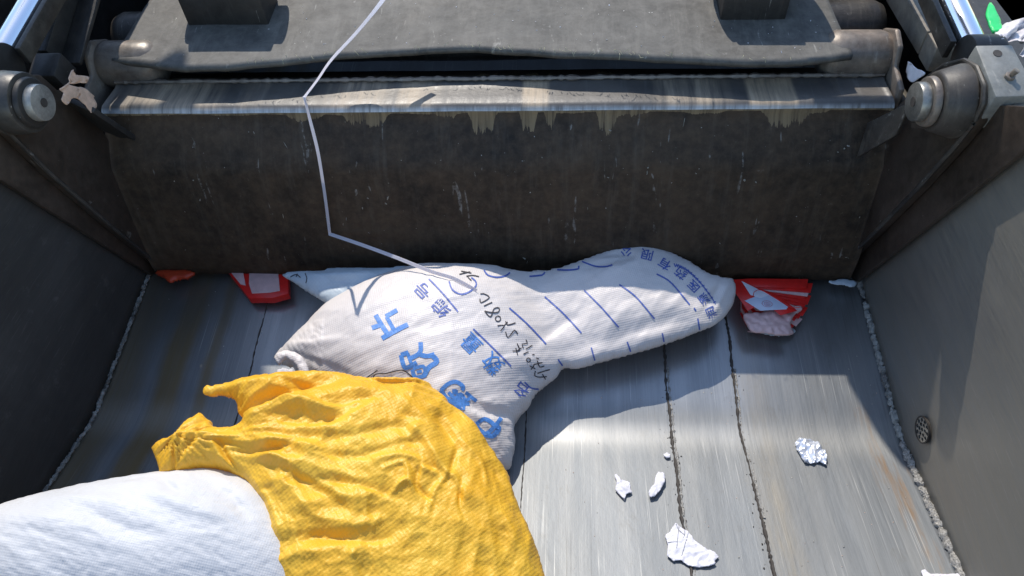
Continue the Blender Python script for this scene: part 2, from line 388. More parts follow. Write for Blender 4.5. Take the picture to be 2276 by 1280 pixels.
corner_weld(1, -.2, .80, .0066, M_WELD, 3); corner_weld(1, .80, 1.5, .0062, M_WELD2, 4, .25); corner_weld(-1, -.2, 1.5, .0042, M_WELD2, 5, .2)
# drain grille in the right wall
gc = onX(2052, 955, W-.004)
gr = hp(MB().build('drain_grille', M_PIN)) if False else None
mb = MB(); NR = 40
outer = [(math.cos(2*math.pi*i/NR)*.0265, math.sin(2*math.pi*i/NR)*.0265) for i in range(NR)]
holes = [(0, 0)]+[(.0115*math.cos(math.pi/3*k+.3), .0115*math.sin(math.pi/3*k+.3)) for k in range(6)]+[(.0205*math.cos(math.pi/5*k), .0205*math.sin(math.pi/5*k)) for k in range(10)]
pts = [Vector(p) for p in outer]; edges = [(i, (i+1) % NR) for i in range(NR)]
for hx, hy in holes:
    b = len(pts)
    for i in range(10): t = 2*math.pi*i/10; pts.append(Vector((hx+.0045*math.cos(t), hy+.0045*math.sin(t))))
    edges += [(b+i, b+(i+1) % 10) for i in range(10)]
vv, _, ff, *_r = delaunay_2d_cdt(pts, edges, [], 0, 1e-6)
ff = [f for f in ff if all((Vector((sum(vv[i].x for i in f)/3, sum(vv[i].y for i in f)/3))-Vector(h)).length > .0042 for h in holes) or False]
ff2 = []
for f in ff:
    c = Vector((sum(vv[i].x for i in f)/len(f), sum(vv[i].y for i in f)/len(f)))
    if all((c-Vector(h)).length > .0043 for h in holes) and c.length < .0265: ff2.append(f)
mb.add([(gc.x-.001, gc.y+p.x, gc.z+p.y) for p in vv], ff2)
g1 = hp(mb.build('drain_grille', M_PIN)); md = g1.modifiers.new('s', 'SOLIDIFY'); md.thickness = .003; md.offset = 0
mb = MB(); mb.cyl((gc.x+.0015, gc.y, gc.z), (gc.x+.003, gc.y, gc.z), .0265, n=40); reparent(mb.build('drain_recess', M_SEAM), hop)
mb = MB()
for i in range(48):
    t = 2*math.pi*i/48; t2 = 2*math.pi*(i+1)/48
    mb.tube([(gc.x-.002, gc.y+.0275*math.cos(t), gc.z+.0275*math.sin(t)), (gc.x-.002, gc.y+.0275*math.cos(t2), gc.z+.0275*math.sin(t2))], .0022, 6)
hp(mb.build('drain_rim', M_HUB, smooth=True))
# dark body panel closing the truck behind, and outer ledges
mb = MB(); mb.box((-1.3, 2.25, -.1), (1.3, 2.28, 1.0)); hp(mb.build('body_panel', M_DARK))
mb = MB(); mb.box((W+.022, .2, .60), (1.35, 1.25, .62)); mb.box((1.05, 1.25, .60), (1.16, 2.24, .62)); hp(mb.build('side_ledge', M_DARK))
mb = MB(); mb.box((-1.35, .2, .60), (-W-.022, 1.25, .62)); hp(mb.build('side_ledge', M_DARK))
for sx in (-1, 1):
    mb = MB(); mb.box((sx*1.17-.01, 1.0, -.1), (sx*1.17+.01, 2.26, .60 if sx > 0 else .78)); hp(mb.build('outer_panel', M_DARK))
KS = 1.3; SP = [(1.10, .52), (1.20, .62), (1.48, .80), (1.74, 1.05), (1.84, 1.13), (1.93, 1.20), (2.05, 1.36), (2.16, 1.48), (2.36, 1.66), (2.36, 1.95), (2.05, 1.74), (1.8, 1.53), (1.62, 1.36), (1.40, 1.02), (1.08, .70)]
mb = MB(); mb.prismx([(y_+.807*KS, z_+KS) for y_, z_ in SP], -1.02-.25*KS, -.985-.25*KS); hp(mb.build('left_shade_blocker', M_DARK, bevel=.004))  # unseen plate, added and shaped to keep the sun off the left floor
# guide rails running up beside the blade
for sx, A, B, m_ in ((1, (2003, 0), (2062, 95), M_RAIL), (-1, (150, 0), (110, 130), M_DARK)):
    xr = sx*.985
    a = onX(*A, xr); b = onX(*B, xr); d = (a-b).normalized(); b2 = b-d*.0; a2 = a+d*.5
    q = d.to_track_quat('Z', 'X'); mm = Matrix.Translation(b2)@q.to_matrix().to_4x4(); L_ = (a2-b2).length
    mb = MB(); mb.box((-.028, -.012, 0), (.028, .012, L_), M=mm); mb.box((-.028, .012, 0), (-.016, .06, L_), M=mm); hp(mb.build('guide_rail', m_, bevel=.003))
    mb = MB(); c = b-d*.04; mb.box((-.03, -.014, -.07), (.03, .05, -.006), M=mm); hp(mb.build('rail_stop', M_RAIL if sx > 0 else M_DARK, bevel=.006))

# ================================================================== PACKER BLADE
HW = .912
bl = empty('packer_blade', (0, 1.3, .1))
tag(bl, 'black grime covered packer blade spanning the hopper with bowed rubber flap on top', 'packer blade')
def bp(o): return reparent(o, bl)
pb = onZ(1138, 617, .078); RY, RZ = 1.3535, .5126
y545 = pb.y+.022
prof = [(pb.y+.02, .078-.012), (pb.y, .080), (pb.y+.004, .155), (pb.y+.062, .40)]
# rounded ridge
ra = .022
for k in range(7):
    t = math.radians(-5+k*15.5); prof.append((RY+ra-ra*math.cos(t)-.004, RZ-ra+ra*math.sin(t)))
prof += [(1.44, RZ-.001), (1.456, RZ+.004), (1.62, RZ-.08), (1.62, .12)]
xsb = np.linspace(-HW, HW, 90); V = []; F2 = []; mi = []
PR = []
for a, b in zip(prof[:-1], prof[1:]):
    L = math.hypot(b[0]-a[0], b[1]-a[1]); k = max(1, int(L/.02))
    for i in range(k): PR.append((a[0]+(b[0]-a[0])*i/k, a[1]+(b[1]-a[1])*i/k))
PR.append(prof[-1])
np_ = len(PR)
for x in xsb:
    for (y, z) in PR:
        d = .0035*noise.noise(Vector((x*2.2, y*4, z*4)))+.0012*noise.noise(Vector((x*11, y*11, z*11)))
        bow = 0
        V.append((x, y+d, z+d*.4+(bow if z > .3 else 0)))
for i in range(len(xsb)-1):
    for k in range(np_-1):
        F2.append((i*np_+k, (i+1)*np_+k, (i+1)*np_+k+1, i*np_+k+1))
        mi.append(1 if PR[k][1] > .497 else 0)
F2.append([k for k in range(np_)][::-1]); mi.append(0); F2.append([(len(xsb)-1)*np_+k for k in range(np_)]); mi.append(0)
fm = mi
bf = bp(mesh_obj('blade_face', V, F2, [M_BLADE, M_SHELF], smooth=True, fmat=fm))
for p in list(bf.data.polygons)[-2:]: p.use_smooth = False
BLB = BVHTree.FromPolygons([Vector(v) for v in V], F2)
mb = MB(); r = random.Random(12)
for (px, py, L, wd, an) in [(565, 295, 9, 2, 1.2), (862, 440, 12, 5, 1.9), (858, 452, 7, 4, .5), (806, 462, 8, 3, 1.3), (818, 440, 6, 3, .4), (1438, 384, 13, 3, 1.7), (1440, 372, 5, 5, 0), (1655, 400, 7, 6, .4), (1680, 404, 6, 4, 1), (1520, 272, 32, 2, 1.75), (1306, 462, 9, 2, 1.4), (1356, 290, 8, 4, .3), (1352, 394, 6, 3, .2), (635, 322, 20, 1.3, 1.0), (1876, 330, 5, 5, 0), (1862, 338, 4, 4, 0), (1790, 312, 3, 3, 0), (500, 372, 3, 2, 0), (430, 400, 5, 3, .4), (388, 402, 4, 3, 1), (445, 444, 7, 4, 1.7), (630, 480, 14, 1.5, 1.3), (1166, 574, 10, 4, .6), (1172, 582, 9, 2, 1.9), (1910, 482, 6, 2, 2.2), (770, 486, 9, 2, 1.5), (763, 498, 7, 2, 1.6), (1770, 480, 4, 3, 0), (1600, 540, 5, 2, 1), (980, 356, 3, 2, 0), (1205, 350, 4, 3, .4), (892, 356, 3, 2, .4), (1588, 302, 3, 2, 1)]:
    c = Vector((px, py)); d = Vector((math.cos(an), math.sin(an))); nn = Vector((-d.y, d.x)); ring = []
    for k in range(9):
        t = 2*math.pi*k/9; q = c+d*math.cos(t)*L*r.uniform(.5, 1)*.55+nn*math.sin(t)*wd*r.uniform(.4, 1)*.55
        h_ = BLB.ray_cast(CAM, ray(q.x, q.y).normalized())
        if h_[0]: ring.append(h_[0]+h_[1]*(.0015 if h_[1].dot(FW) < 0 else -.0015))
    if len(ring) == 9:
        ce = sum(ring, Vector())/9+Vector((0, -.0025, .001)); mb.add(ring+[ce], [(k, (k+1) % 9, 9) for k in range(9)])
bp(tag(mb.build('dried_flakes', mat_flat('dried_flakes', (.34, .31, .24), .8, 0, .4, 90)), kind='stuff'))
# weld line at the back of the ridge
mb = MB(); r = random.Random(9)
mb.tube([(x, 1.452+.003*noise.noise(Vector((x*12, 0, 0))), RZ+.007) for x in np.linspace(-HW, HW, 200)], .005, 6, rf=lambda i: .005*r.uniform(.6, 1.5)); bp(mb.build('weld_bead', M_TUBE, smooth=True))
# cross tubes
def capped_tube(name, y, z, rad, x0, x1, mat):
    mb = MB(); prof_ = [(x0, rad*.55), (x0+.012, rad*.82), (x0+.035, rad)]
    N = 40; vs = []; ns = 36
    stations = [(x0, rad*.05), (x0, rad*.6), (x0+.010, rad*.86), (x0+.03, rad)]+[(x, rad) for x in np.linspace(x0+.06, x1-.06, 30)]+[(x1-.03, rad), (x1-.010, rad*.86), (x1, rad*.6), (x1, rad*.05)]
    for x, rr in stations:
        for k in range(ns):
            t = 2*math.pi*k/ns; d = 1+.02*noise.noise(Vector((x*8, math.cos(t)*2, math.sin(t)*2)))
            vs.append((x, y+rr*d*math.cos(t), z+rr*d*math.sin(t)))
    fs = [(i*ns+k, i*ns+(k+1) % ns, (i+1)*ns+(k+1) % ns, (i+1)*ns+k) for i in range(len(stations)-1) for k in range(ns)]
    mb.add(vs, fs); return bp(mb.build(name, mat, smooth=True))
capped_tube('cross_tube_end', 1.505, .536, .056, -.965, -.80, M_TUBE); capped_tube('cross_tube_end', 1.505, .536, .056, .775, .935, M_TUBE)
capped_tube('cross_tube', 1.66, .515, .066, -.99, .96, M_HUB)
for x0_, x1_ in ((.918, .932), (-.962, -.948)):
    mb = MB(); mb.prismx([(1.372, RZ-.06), (1.375, RZ+.02), (1.44, RZ+.035), (1.455, RZ+.075), (1.50, RZ+.092), (1.56, RZ+.06), (1.57, RZ-.06)], x0_, x1_); bp(mb.build('tube_end_plate', M_TUBE, bevel=.006))
# rubber flap: edge follows the bow seen in the photograph
EDGE = [(248, 132), (330, 143), (400, 150), (500, 148), (620, 138), (740, 124), (860, 116), (960, 110), (1060, 107), (1150, 113), (1250, 120), (1380, 124), (1520, 132), (1640, 138), (1740, 139), (1820, 133), (1896, 122)]
ep = []
for (px, py) in EDGE:
    lift = .576
    ep.append(onZ(px, py, lift))
ex = np.array([p.x for p in ep]); ey = np.array([p.y for p in ep])
nx, ny = 180, 34; V = []; F2 = []
zrow = .593
for j in range(ny):
    t = j/(ny-1)
    for i in range(nx):
        x = ex[0]+(ex[-1]-ex[0])*i/(nx-1)
        y0 = np.interp(x, ex, ey); y0 += .0016*noise.noise(Vector((x*60, 0, 0)))+.0035*noise.noise(Vector((x*14, 2, 0)))
        y = y0+(1.99-y0)*t
        tx = x*(1-.04*t)
        bend = .007*noise.noise(Vector((x*1.9, y*3, 0)))*min(1, t*4)
        z = .576+.055*t+bend+.0015*noise.noise(Vector((x*10, y*10, 5)))
        V.append((tx, y, z))
for j in range(ny-1):
    for i in range(nx-1): F2.append((j*nx+i, j*nx+i+1, (j+1)*nx+i+1, (j+1)*nx+i))
fp = bp(mesh_obj('rubber_flap', V, F2, M_FLAP, smooth=True)); md = fp.modifiers.new('s', 'SOLIDIFY'); md.thickness = .013; md.offset = -1
fp['label'] = 'dusty grey rubber flap with frayed bowed edge'
FLAPB = BVHTree.FromPolygons([Vector(v) for v in V], F2)
# frayed fibres along the edge
r = random.Random(5); mb = MB()
for k in range(60):
    x = r.uniform(-.55, .7) if k % 3 else r.uniform(-.1, .35)
    y = float(np.interp(x, ex, ey)); z = .593-r.uniform(0, .012); L = r.uniform(.004, .016); a = r.uniform(-1.2, 1.2)
    P = [(x, y+.001, z), (x+L*.5*math.sin(a), y-.003-.3*L, z+r.uniform(-.2, .4)*L), (x+L*math.sin(a)+r.uniform(-.003, .003), y-.003-L*.6, z-r.uniform(-.3, .7)*L)]
    mb.tube(P, .0007, 4)
mb2 = mb.build('frayed_edge', M_LEAF if False else mat_flat('frayed_fibre', (.38, .36, .24), .8, 0, .5, 90), smooth=True); bp(mb2); tag(mb2, kind='stuff')
# crumbs and nicks on flap and ridge, one part each
def crumbs(name, pts, mat, parent_fn, rng, size=(.0012, .0035)):
    mb = MB()
    for p in pts:
        s = rng.uniform(*size); q = Matrix.Translation(p)@Matrix.Rotation(rng.uniform(0, 6), 4, Vector((rng.random(), rng.random(), rng.random()+.1)).normalized())@Matrix.Diagonal((s, s*rng.uniform(.4, 1), s*rng.uniform(.2, .5), 1))
        bm = bmesh.new(); bmesh.ops.create_icosphere(bm, subdivisions=1, radius=1, matrix=q)
        mb.add([v.co.copy() for v in bm.verts], [[v.index for v in f.verts] for f in bm.faces]); bm.free()
    return parent_fn(mb.build(name, mat))
r = random.Random(21); pts_ = []
for k in range(70):
    px, py = r.uniform(640, 1860), r.uniform(4, 120)
    h = FLAPB.ray_cast(CAM, ray(px, py).normalized())
    if h[0]: pts_.append(h[0]+Vector((0, 0, .001)))
tag(crumbs('grit', pts_, M_PAPER, bp, r, (.0008, .0022)), kind='stuff')
# actuator lugs standing on the flap
def lug(px0, px1, py, blk_h, bosses):
    a = onZ(px0, py, .612); b = onZ(px1, py, .612); y0 = (a.y+b.y)/2
    mb = MB(); mb.box((a.x, y0, .56), (b.x, y0+.10, .612+blk_h)); root = bp(mb.build('actuator_lug', M_DARK, bevel=.004))
    return root, a.x, b.x, y0
def boss(root, x0, x1, y, z, rad, teeth=0):
    mb = MB(); mb.cyl((x0, y, z), (x1, y, z), rad, n=12 if teeth else 30)
    o = mb.build('lug_pin', M_DARK, bevel=.003); o.parent = root; o.matrix_parent_inverse = root.matrix_parent_inverse.copy(); o.matrix_parent_inverse = Matrix.Identity(4); return o
l1, xa, xb, yl = lug(412, 590, 38, .10, 0)
boss(l1, xa-.02, xb+.012, yl+.09, .70, .055)
l2, xa2, xb2, yl2 = lug(1604, 1752, 24, .09, 0)
boss(l2, xa2-.02, xb2+.055, yl2+.09, .70, .062, 1)
# little gusset at the left of lug (triangular hole) and bolt nick holes
def sidearm(sx):
    s = sx
    if s < 0:
        P = lambda px, py: (lambda q: (q.y, q.z))(onX(px, py, -.905))
        top = [P(225, 285), P(190, 250), P(135, 205), P(90, 165)]
        bot = [P(-40, 180), P(-60, 230), P(-30, 275), P(25, 300), P(110, 385), P(240, 497), P(372, 604)]
        poly = [P(385, 600), P(330, 480), P(270, 352)]+top+bot
        x0, x1 = -.928, -.905
        pc = onX(95, 228, -.832)
    else:
        P = lambda px, py: (lambda q: (q.y, q.z))(onX(px, py, .902))
        poly = [P(1850, 606), P(1900, 500), P(1900, 380), P(1925, 300), P(1990, 240), P(2050, 180), P(2095, 145), P(2140, 134), P(2168, 150), P(2184, 190), P(2182, 230), P(2160, 275), P(2120, 325), P(2040, 415), P(1940, 518), P(1870, 585)]
        x0, x1 = .902, .928
        pc = onX(2030, 226, .822)
    mb = MB(); mb.prismx(poly, x0, x1); arm = bp(mb.build('side_arm', M_BLADE2, bevel=.004))
    def ap(o): o.parent = arm; return o
    if s < 0:
        h = onX(70, 228, -.83); y, z = pc.y, pc.z
        mb = MB(); mb.cyl((-.904, y, z), (-.858, y, z), .062, .058, 44); ap(mb.build('pivot_hub', mat_paint('greased_hub_steel', (.026, .023, .02), (.07, .064, .056), (.05, .045, .04), .8, (.3, .5), .3), bevel=.004))
        mb = MB(); mb.cyl((-.857, y, z), (-.847, y, z), .050, .047, 44); ap(mb.build('pivot_washer', M_DARK, bevel=.002))
        mb = MB(); mb.cyl((-.847, y, z), (-.830, y, z), .036, .035, 36); pin = ap(mb.build('pivot_pin', mat_paint('bright_pin_steel', (.22, .21, .19), (.36, .345, .31), (.10, .09, .07), .9, (.35, .5), .5, scale=2), bevel=.002))
        mb = MB(); mb.cyl((-.8295, y, z), (-.8285, y, z), .009, n=20); o = mb.build('grease_hole', M_SEAM); o.parent = pin
    else:
        y, z = pc.y, pc.z
        mb = MB(); mb.cyl((.902, y, z), (.854, y, z), .068, .053, 48); ap(mb.build('pivot_hub', M_HUB, bevel=.005))
        mb = MB(); mb.cyl((.853, y, z), (.840, y, z), .046, .044, 44); ap(mb.build('pivot_washer', M_TUBE, bevel=.003))
        mb = MB(); mb.cyl((.840, y, z), (.822, y, z), .036, .035, 36); pin = ap(mb.build('pivot_pin', M_PIN, bevel=.003))
        mb = MB(); mb.cyl((.8212, y, z), (.8205, y, z), .009, n=20); o = mb.build('grease_hole', M_SEAM); o.parent = pin
        # lumpy weld round the rim of the arm
        mb = MB(); r = random.Random(8)
        for k, (px, py) in enumerate([(2150, 150), (2163, 162), (2170, 175), (2175, 188), (2178, 201), (2176, 215), (2172, 228), (2165, 241)]):
            q = onX(px+2, py, .912); bm = bmesh.new(); bmesh.ops.create_icosphere(bm, subdivisions=2, radius=.007, matrix=Matrix.Translation(q)@Matrix.Diagonal((1.6, 1, 1, 1)))
            mb.add([v.co.copy() for v in bm.verts], [[v.index for v in f.verts] for f in bm.faces]); bm.free()
        ap(mb.build('rim_weld', M_HUB, smooth=True))
    path = bot if s < 0 else poly[5:]
    P3 = [Vector((s*.9045, y_, z_)) for y_, z_ in path]
    PP = []
    for a_, b_ in zip(P3[:-1], P3[1:]):
        for k in range(6): PP.append(a_.lerp(b_, k/6))
    mb = MB(); mb.tube(PP+[P3[-1]], .0045, 8); ap(mb.build('arm_rim', M_HUB, smooth=True))
    # outer wear plate between arm and wall
    if s < 0:
        q = lambda px, py: (lambda v: (v.y, v.z))(onX(px, py, -.930))
        poly = [q(338, 611), q(385, 560), q(300, 380), q(150, 200), q(-120, 200), q(-120, 310), q(0, 398)]
        mb = MB(); mb.prismx(poly, -.942, -.930)
    else:
        q = lambda px, py: (lambda v: (v.y, v.z))(onX(px, py, .930))
        poly = [q(1902, 626), q(1850, 560), q(1960, 380), q(2100, 230), q(2400, 240), q(2276, 332), q(2110, 463)]
        mb = MB(); mb.prismx(poly, .930, .942)
    bp(mb.build('wear_plate', M_BLADE2, bevel=.002))
    # gusset tying the arm to the blade
    if s < 0: G = [(132, 208), (225, 283), (272, 356), (200, 330), (120, 262)]; xx = -.80
    else: G = [(2022, 228), (1935, 285), (1908, 346), (1930, 318), (2000, 282)]; xx = .80
    if s < 0:
        a = [onX(225, 284, -.904), onX(140, 214, -.904)]; p1, p2 = a
        e1 = onY(278, 340, 1.345) ; 
        V = [p1, p2, p2+Vector((.06, -.01, -.03)), p1+Vector((.07, .03, -.085))]
    else:
        p1 = onX(2004, 246, .902); V = [onX(2034, 222, .885), onY(1932, 272, 1.30), onY(1907, 350, 1.285), onX(1995, 300, .885)]
    mb = MB(); nrm = (V[1]-V[0]).cross(V[2]-V[0]).normalized()*.006
    mb.add([v+nrm for v in V]+[v-nrm for v in V], [(0, 1, 2, 3), (7, 6, 5, 4), (0, 4, 5, 1), (1, 5, 6, 2), (2, 6, 7, 3), (3, 7, 4, 0)])
    ap(mb.build('gusset', M_HUB if s > 0 else M_DARK, bevel=.002))
    return arm
sidearm(-1); sidearm(1)
mb = MB(); P_ = [(.565, 1.20), (.80, 1.20), (.80, 1.78), (.68, 1.62), (.565, 1.46)]; n_ = 5
mb.add([(x, 1.90, z) for x, z in P_]+[(x, 1.94, z) for x, z in P_], [list(range(n_)), list(range(2*n_-1, n_-1, -1))]+[(i, i+n_, (i+1) % n_+n_, (i+1) % n_) for i in range(n_)]); bp(mb.build('right_shade_blocker', M_DARK, bevel=.006))  # added out of view, outline shaped to shade the right floor edge and wall

# ================================================================== HYDRAULIC CYLINDERS
def cylinder(sx, A, B, label, rad, xr):
    a = onX(*A, xr); b = onX(*B, xr); d = (b-a).normalized()
    root = empty('hydraulic_cylinder', a); tag(root, label, 'hydraulic cylinder', 'lift cylinders either side of the blade')
    mb = MB(); mb.cyl(a-d*.01, a+d*.55, rad, n=48, cap=True); reparent(mb.build('piston_rod', M_CHROME, smooth=True), root)
    mb = MB(); mb.cyl(a+d*.50, a+d*1.1, rad*1.7, n=40); reparent(mb.build('cylinder_barrel', M_DARK, bevel=.004), root)
    mb = MB(); mb.cyl((xr-.03, a.y-d.y*.035, a.z-d.z*.035), (xr+.03, a.y-d.y*.035, a.z-d.z*.035), .05, n=40); reparent(mb.build('rod_eye', M_DARK, bevel=.004), root)
    # protective steel angle running beside the rod
    q = d.to_track_quat('Z', 'X'); mm = Matrix.Translation(a+Vector((-sx*(rad+.018), 0, 0)))@q.to_matrix().to_4x4()
    mb = MB(); mb.box((-.02, -.006, .0), (.02, .006, .6), M=mm); reparent(mb.build('rod_guard', M_HUB, bevel=.002), root)
    return root
cylinder(1, (2163, 110), (2112, 0), 'polished chrome lift cylinder rod behind the bolted grey bracket', .027, .985)
cylinder(-1, (5, 125), (78, 0), 'polished chrome lift cylinder rod behind the bright round pivot pin', .027, -.985)
# bracket box on the right
zt = .735
c1, c2, c3, c4 = onZ(2168, 100, zt+.03), onZ(2250, 99, zt+.03), onZ(2310, 212, zt), onZ(2214, 215, zt)
mb = MB(); top = [c4, c3, c2, c1]; dn = Vector((0, .012, -.075))
mb.add(top+[p+dn for p in top], [(0, 1, 2, 3), (7, 6, 5, 4), (0, 4, 5, 1), (1, 5, 6, 2), (2, 6, 7, 3), (3, 7, 4, 0)])
br = mb.build('mounting_bracket', M_BRK, bevel=.003)
rt = empty('cylinder_bracket', (c4+c2)/2); tag(rt, 'flat grey bolted bracket box beside the right hand pivot', 'bracket'); reparent(br, rt)
br.name = 'bracket_plate'
nrm = (c3-c4).cross(c1-c4).normalized()
def onbr(px, py): return onplane(px, py, c4, nrm)
mb = MB(); p = onbr(2217, 119); mb.cyl(p+nrm*.0002, p+nrm*.0012, .0075, n=20); reparent(mb.build('bolt_hole', M_SEAM), rt)
mb = MB(); p = onbr(2243, 172); mb.cyl(p, p+nrm*.006, .009, n=6); mb.cyl(p+nrm*.006, p+nrm*.014+Vector((.004, 0, .003)), .0045, .006, n=8); reparent(mb.build('bolt', M_TUBE, bevel=.001), rt)
mb = MB(); f4, f3 = c4+dn, c3+dn
mb.add([f4+Vector((-.03, .0, 0)), f3, f3+Vector((0, .09, -.075)), f4+Vector((-.05, .10, -.075))], [(0, 1, 2, 3)]); o = reparent(mb.build('bracket_web', M_BLADE2), rt)
md = o.modifiers.new('s', 'SOLIDIFY'); md.thickness = .01

# ================================================================== CLOTH FORMS
def resample(poly, step, closed=True):
    P = [Vector(p) for p in poly]; out = []
    n = len(P); rng = range(n if closed else n-1)
    for i in rng:      # Catmull-Rom rounding
        p0, p1, p2, p3 = P[(i-1) % n] if closed or i else P[0], P[i], P[(i+1) % n], P[(i+2) % n] if closed or i+2 < n else P[-1]
        k = max(1, int((p2-p1).length/step))
        for j in range(k):
            t = j/k; out.append(.5*((2*p1)+(p2-p0)*t+(2*p0-5*p1+4*p2-p3)*t*t+(3*p1-p0-3*p2+p3)*t**3))
    if not closed: out.append(P[-1])
    return out
def inside(poly, X, Y):
    r = np.zeros(X.shape, bool); n = len(poly)
    for i in range(n):
        x1, y1 = poly[i]; x2, y2 = poly[(i+1) % n]
        if y1 == y2: continue
        c = ((y1 > Y) != (y2 > Y)) & (X < (x2-x1)*(Y-y1)/(y2-y1)+x1); r ^= c
    return r
def segdist(pts, line):
    """distance and side of points to a polyline"""
    best = np.full(len(pts), 1e9); side = np.zeros(len(pts)); tt = np.zeros(len(pts)); tot = 0
    seg = [(np.array(a, float), np.array(b, float)) for a, b in zip(line[:-1], line[1:])]; LL = sum(np.linalg.norm(b-a) for a, b in seg)
    for a, b in seg:
        d = b-a; L = np.linalg.norm(d); t = np.clip(((pts-a)@d)/(L*L), 0, 1); q = a+t[:, None]*d; r = pts-q
        dist = np.linalg.norm(r, axis=1); m = dist < best
        s = np.sign(d[0]*r[:, 1]-d[1]*r[:, 0])
        best = np.where(m, dist, best); side = np.where(m, s, side); tt = np.where(m, (tot+t*L)/LL, tt); tot += L
    return best, side, tt
def cloth(name, outline, z0, a, b, H, mat, folds=(), sharp=False, crumple=(), polar=None, wr=(.0025, 28, 0., 3.), gr=5., back=.5, seed=0, power=.5, rim=.0, parent=None, edge_noise=1.2, wr2=None, yref=.8, floor_clip=True, hf=None):
    """closed filled shape: outline (sight lines met with the plane z=z0+a(y-yref)+b x), blown up on both sides, with folds; lies on the floor"""
    n = Vector((-b, -a, 1)).normalized(); p0 = Vector((0, yref, z0))
    rng = random.Random(seed)
    ol = resample(outline, gr*1.1)
    if sharp:
        ol = []; Q = [Vector(p) for p in outline]
        for i_ in range(len(Q)):
            A_, B_ = Q[i_], Q[(i_+1) % len(Q)]; k_ = max(1, int((B_-A_).length/gr))
            ol += [A_.lerp(B_, j_/k_) for j_ in range(k_)]
    ol = [Vector((p.x+edge_noise*noise.noise(Vector((p.x*.05, p.y*.05, seed))), p.y+edge_noise*noise.noise(Vector((p.x*.05, p.y*.05, seed+9))))) for p in ol]
    arr = np.array([(p.x, p.y) for p in ol]); x0, y0 = arr.min(0)-gr; x1, y1 = arr.max(0)+gr
    # poisson inflation on a grid
    gx = np.arange(x0, x1+gr, gr*1.3); gy = np.arange(y0, y1+gr, gr*1.3); GX, GY = np.meshgrid(gx, gy)
    M = inside(arr, GX, GY); u = np.zeros(GX.shape)
    for it in range(1600):
        lap = (np.roll(u, 1, 0)+np.roll(u, -1, 0)+np.roll(u, 1, 1)+np.roll(u, -1, 1))/4+1.; u = np.where(M, lap, 0)
        if it % 400 == 0: u *= 1.0
    u /= u.max(); u = np.maximum(u, 0)**power
    # interior points
    px = np.arange(x0, x1, gr); py = np.arange(y0, y1, gr*.87); pts = []
    for j, yy in enumerate(py):
        for xx in px: pts.append((xx+(gr/2 if j % 2 else 0)+rng.uniform(-.12, .12)*gr, yy+rng.uniform(-.12, .12)*gr))
    pts = np.array(pts); m = inside(arr, pts[:, 0], pts[:, 1]); pts = pts[m]
    dmin = np.full(len(pts), 1e9)
    for i in range(len(arr)): dmin = np.minimum(dmin, np.hypot(pts[:, 0]-arr[i, 0], pts[:, 1]-arr[i, 1]))
    pts = pts[dmin > gr*.55]
    allp = [Vector((p[0], p[1])) for p in arr]+[Vector((p[0], p[1])) for p in pts]; no = len(arr)
    vv, _, ff, *_ = delaunay_2d_cdt(allp, [(i, (i+1) % no) for i in range(no)], [], 1, 1e-5)
    P = np.array([(v.x, v.y) for v in vv])
    fx = np.clip((P[:, 0]-gx[0])/(gr*1.3), 0, len(gx)-1.001); fy = np.clip((P[:, 1]-gy[0])/(gr*1.3), 0, len(gy)-1.001)
    ix = fx.astype(int); iy = fy.astype(int); ax = fx-ix; ay = fy-iy
    h = u[iy, ix]*(1-ax)*(1-ay)+u[iy, ix+1]*ax*(1-ay)+u[iy+1, ix]*(1-ax)*ay+u[iy+1, ix+1]*ax*ay
    if hf is not None: hh = H*h*hf(P)
    else: hh = H*h
    fade = np.clip(h*3, 0, 1)
    for (line, wl, wr_, amp) in folds:
        line = [(p.x, p.y) for p in resample([Vector(q) for q in line], 12, False)]
        d, s, t = segdist(P, line); tap = np.clip(np.sin(np.pi*np.clip(t*.92+.04, 0, 1)), 0, 1)**.6
        wd = np.where(s > 0, wr_, wl); hh = hh+amp*np.exp(-(d/wd)**2)*tap*np.clip(fade+.25, 0, 1)
    amp, sc_, ang, stretch = wr; ca, sa = math.cos(ang), math.sin(ang)
    for lay in [wr]+list(wr2 or []):
        amp, sc_, ang, stretch = lay[:4]; msk = lay[4] if len(lay) > 4 else None; ca, sa = math.cos(ang), math.sin(ang)
        for i, (x, y) in enumerate(P):
            uu = (x*ca+y*sa)/(sc_*stretch); v2 = (-x*sa+y*ca)/sc_
            wv = noise.noise(Vector((uu, v2, seed)))*.7
            q = noise.noise(Vector((uu+wv, v2+wv, seed+5.)))
            rg = (1-abs(q)*2.2)+.5*noise.noise(Vector((uu*2.3, v2*2.3, seed+7)))
            mk = 1. if msk is None else msk(x, y)
            hh[i] += amp*rg*mk*(fade[i]*.85+.15)
    for (amp, sc_, ang, stretch) in crumple:      # flat facets meeting in sharp creases
        ca, sa = math.cos(ang), math.sin(ang)
        for i, (x, y) in enumerate(P):
            if polar:
                rx, ry = x-polar[0], y-polar[1]; x, y = math.hypot(rx, ry), math.atan2(ry, rx)*300
            wx = noise.noise(Vector((x/sc_*.35, y/sc_*.35, seed+2)))*1.1; wy = noise.noise(Vector((x/sc_*.35, y/sc_*.35, seed+31)))*1.1
            dd = noise.voronoi(Vector(((x*ca+y*sa)/(sc_*stretch)+wx, (-x*sa+y*ca)/sc_+wy, seed*1.7)))[0]
            hh[i] += amp*(min(dd[1]-dd[0], .6)*-.9+dd[0])*(fade[i]*.85+.15)
    isb = np.array([False]*len(P)); isb[:no] = True
    V = []; UV = []; e1 = Vector((1, 0, 0)); e1 = (e1-n*e1.dot(n)).normalized(); e2 = n.cross(e1)
    base = []
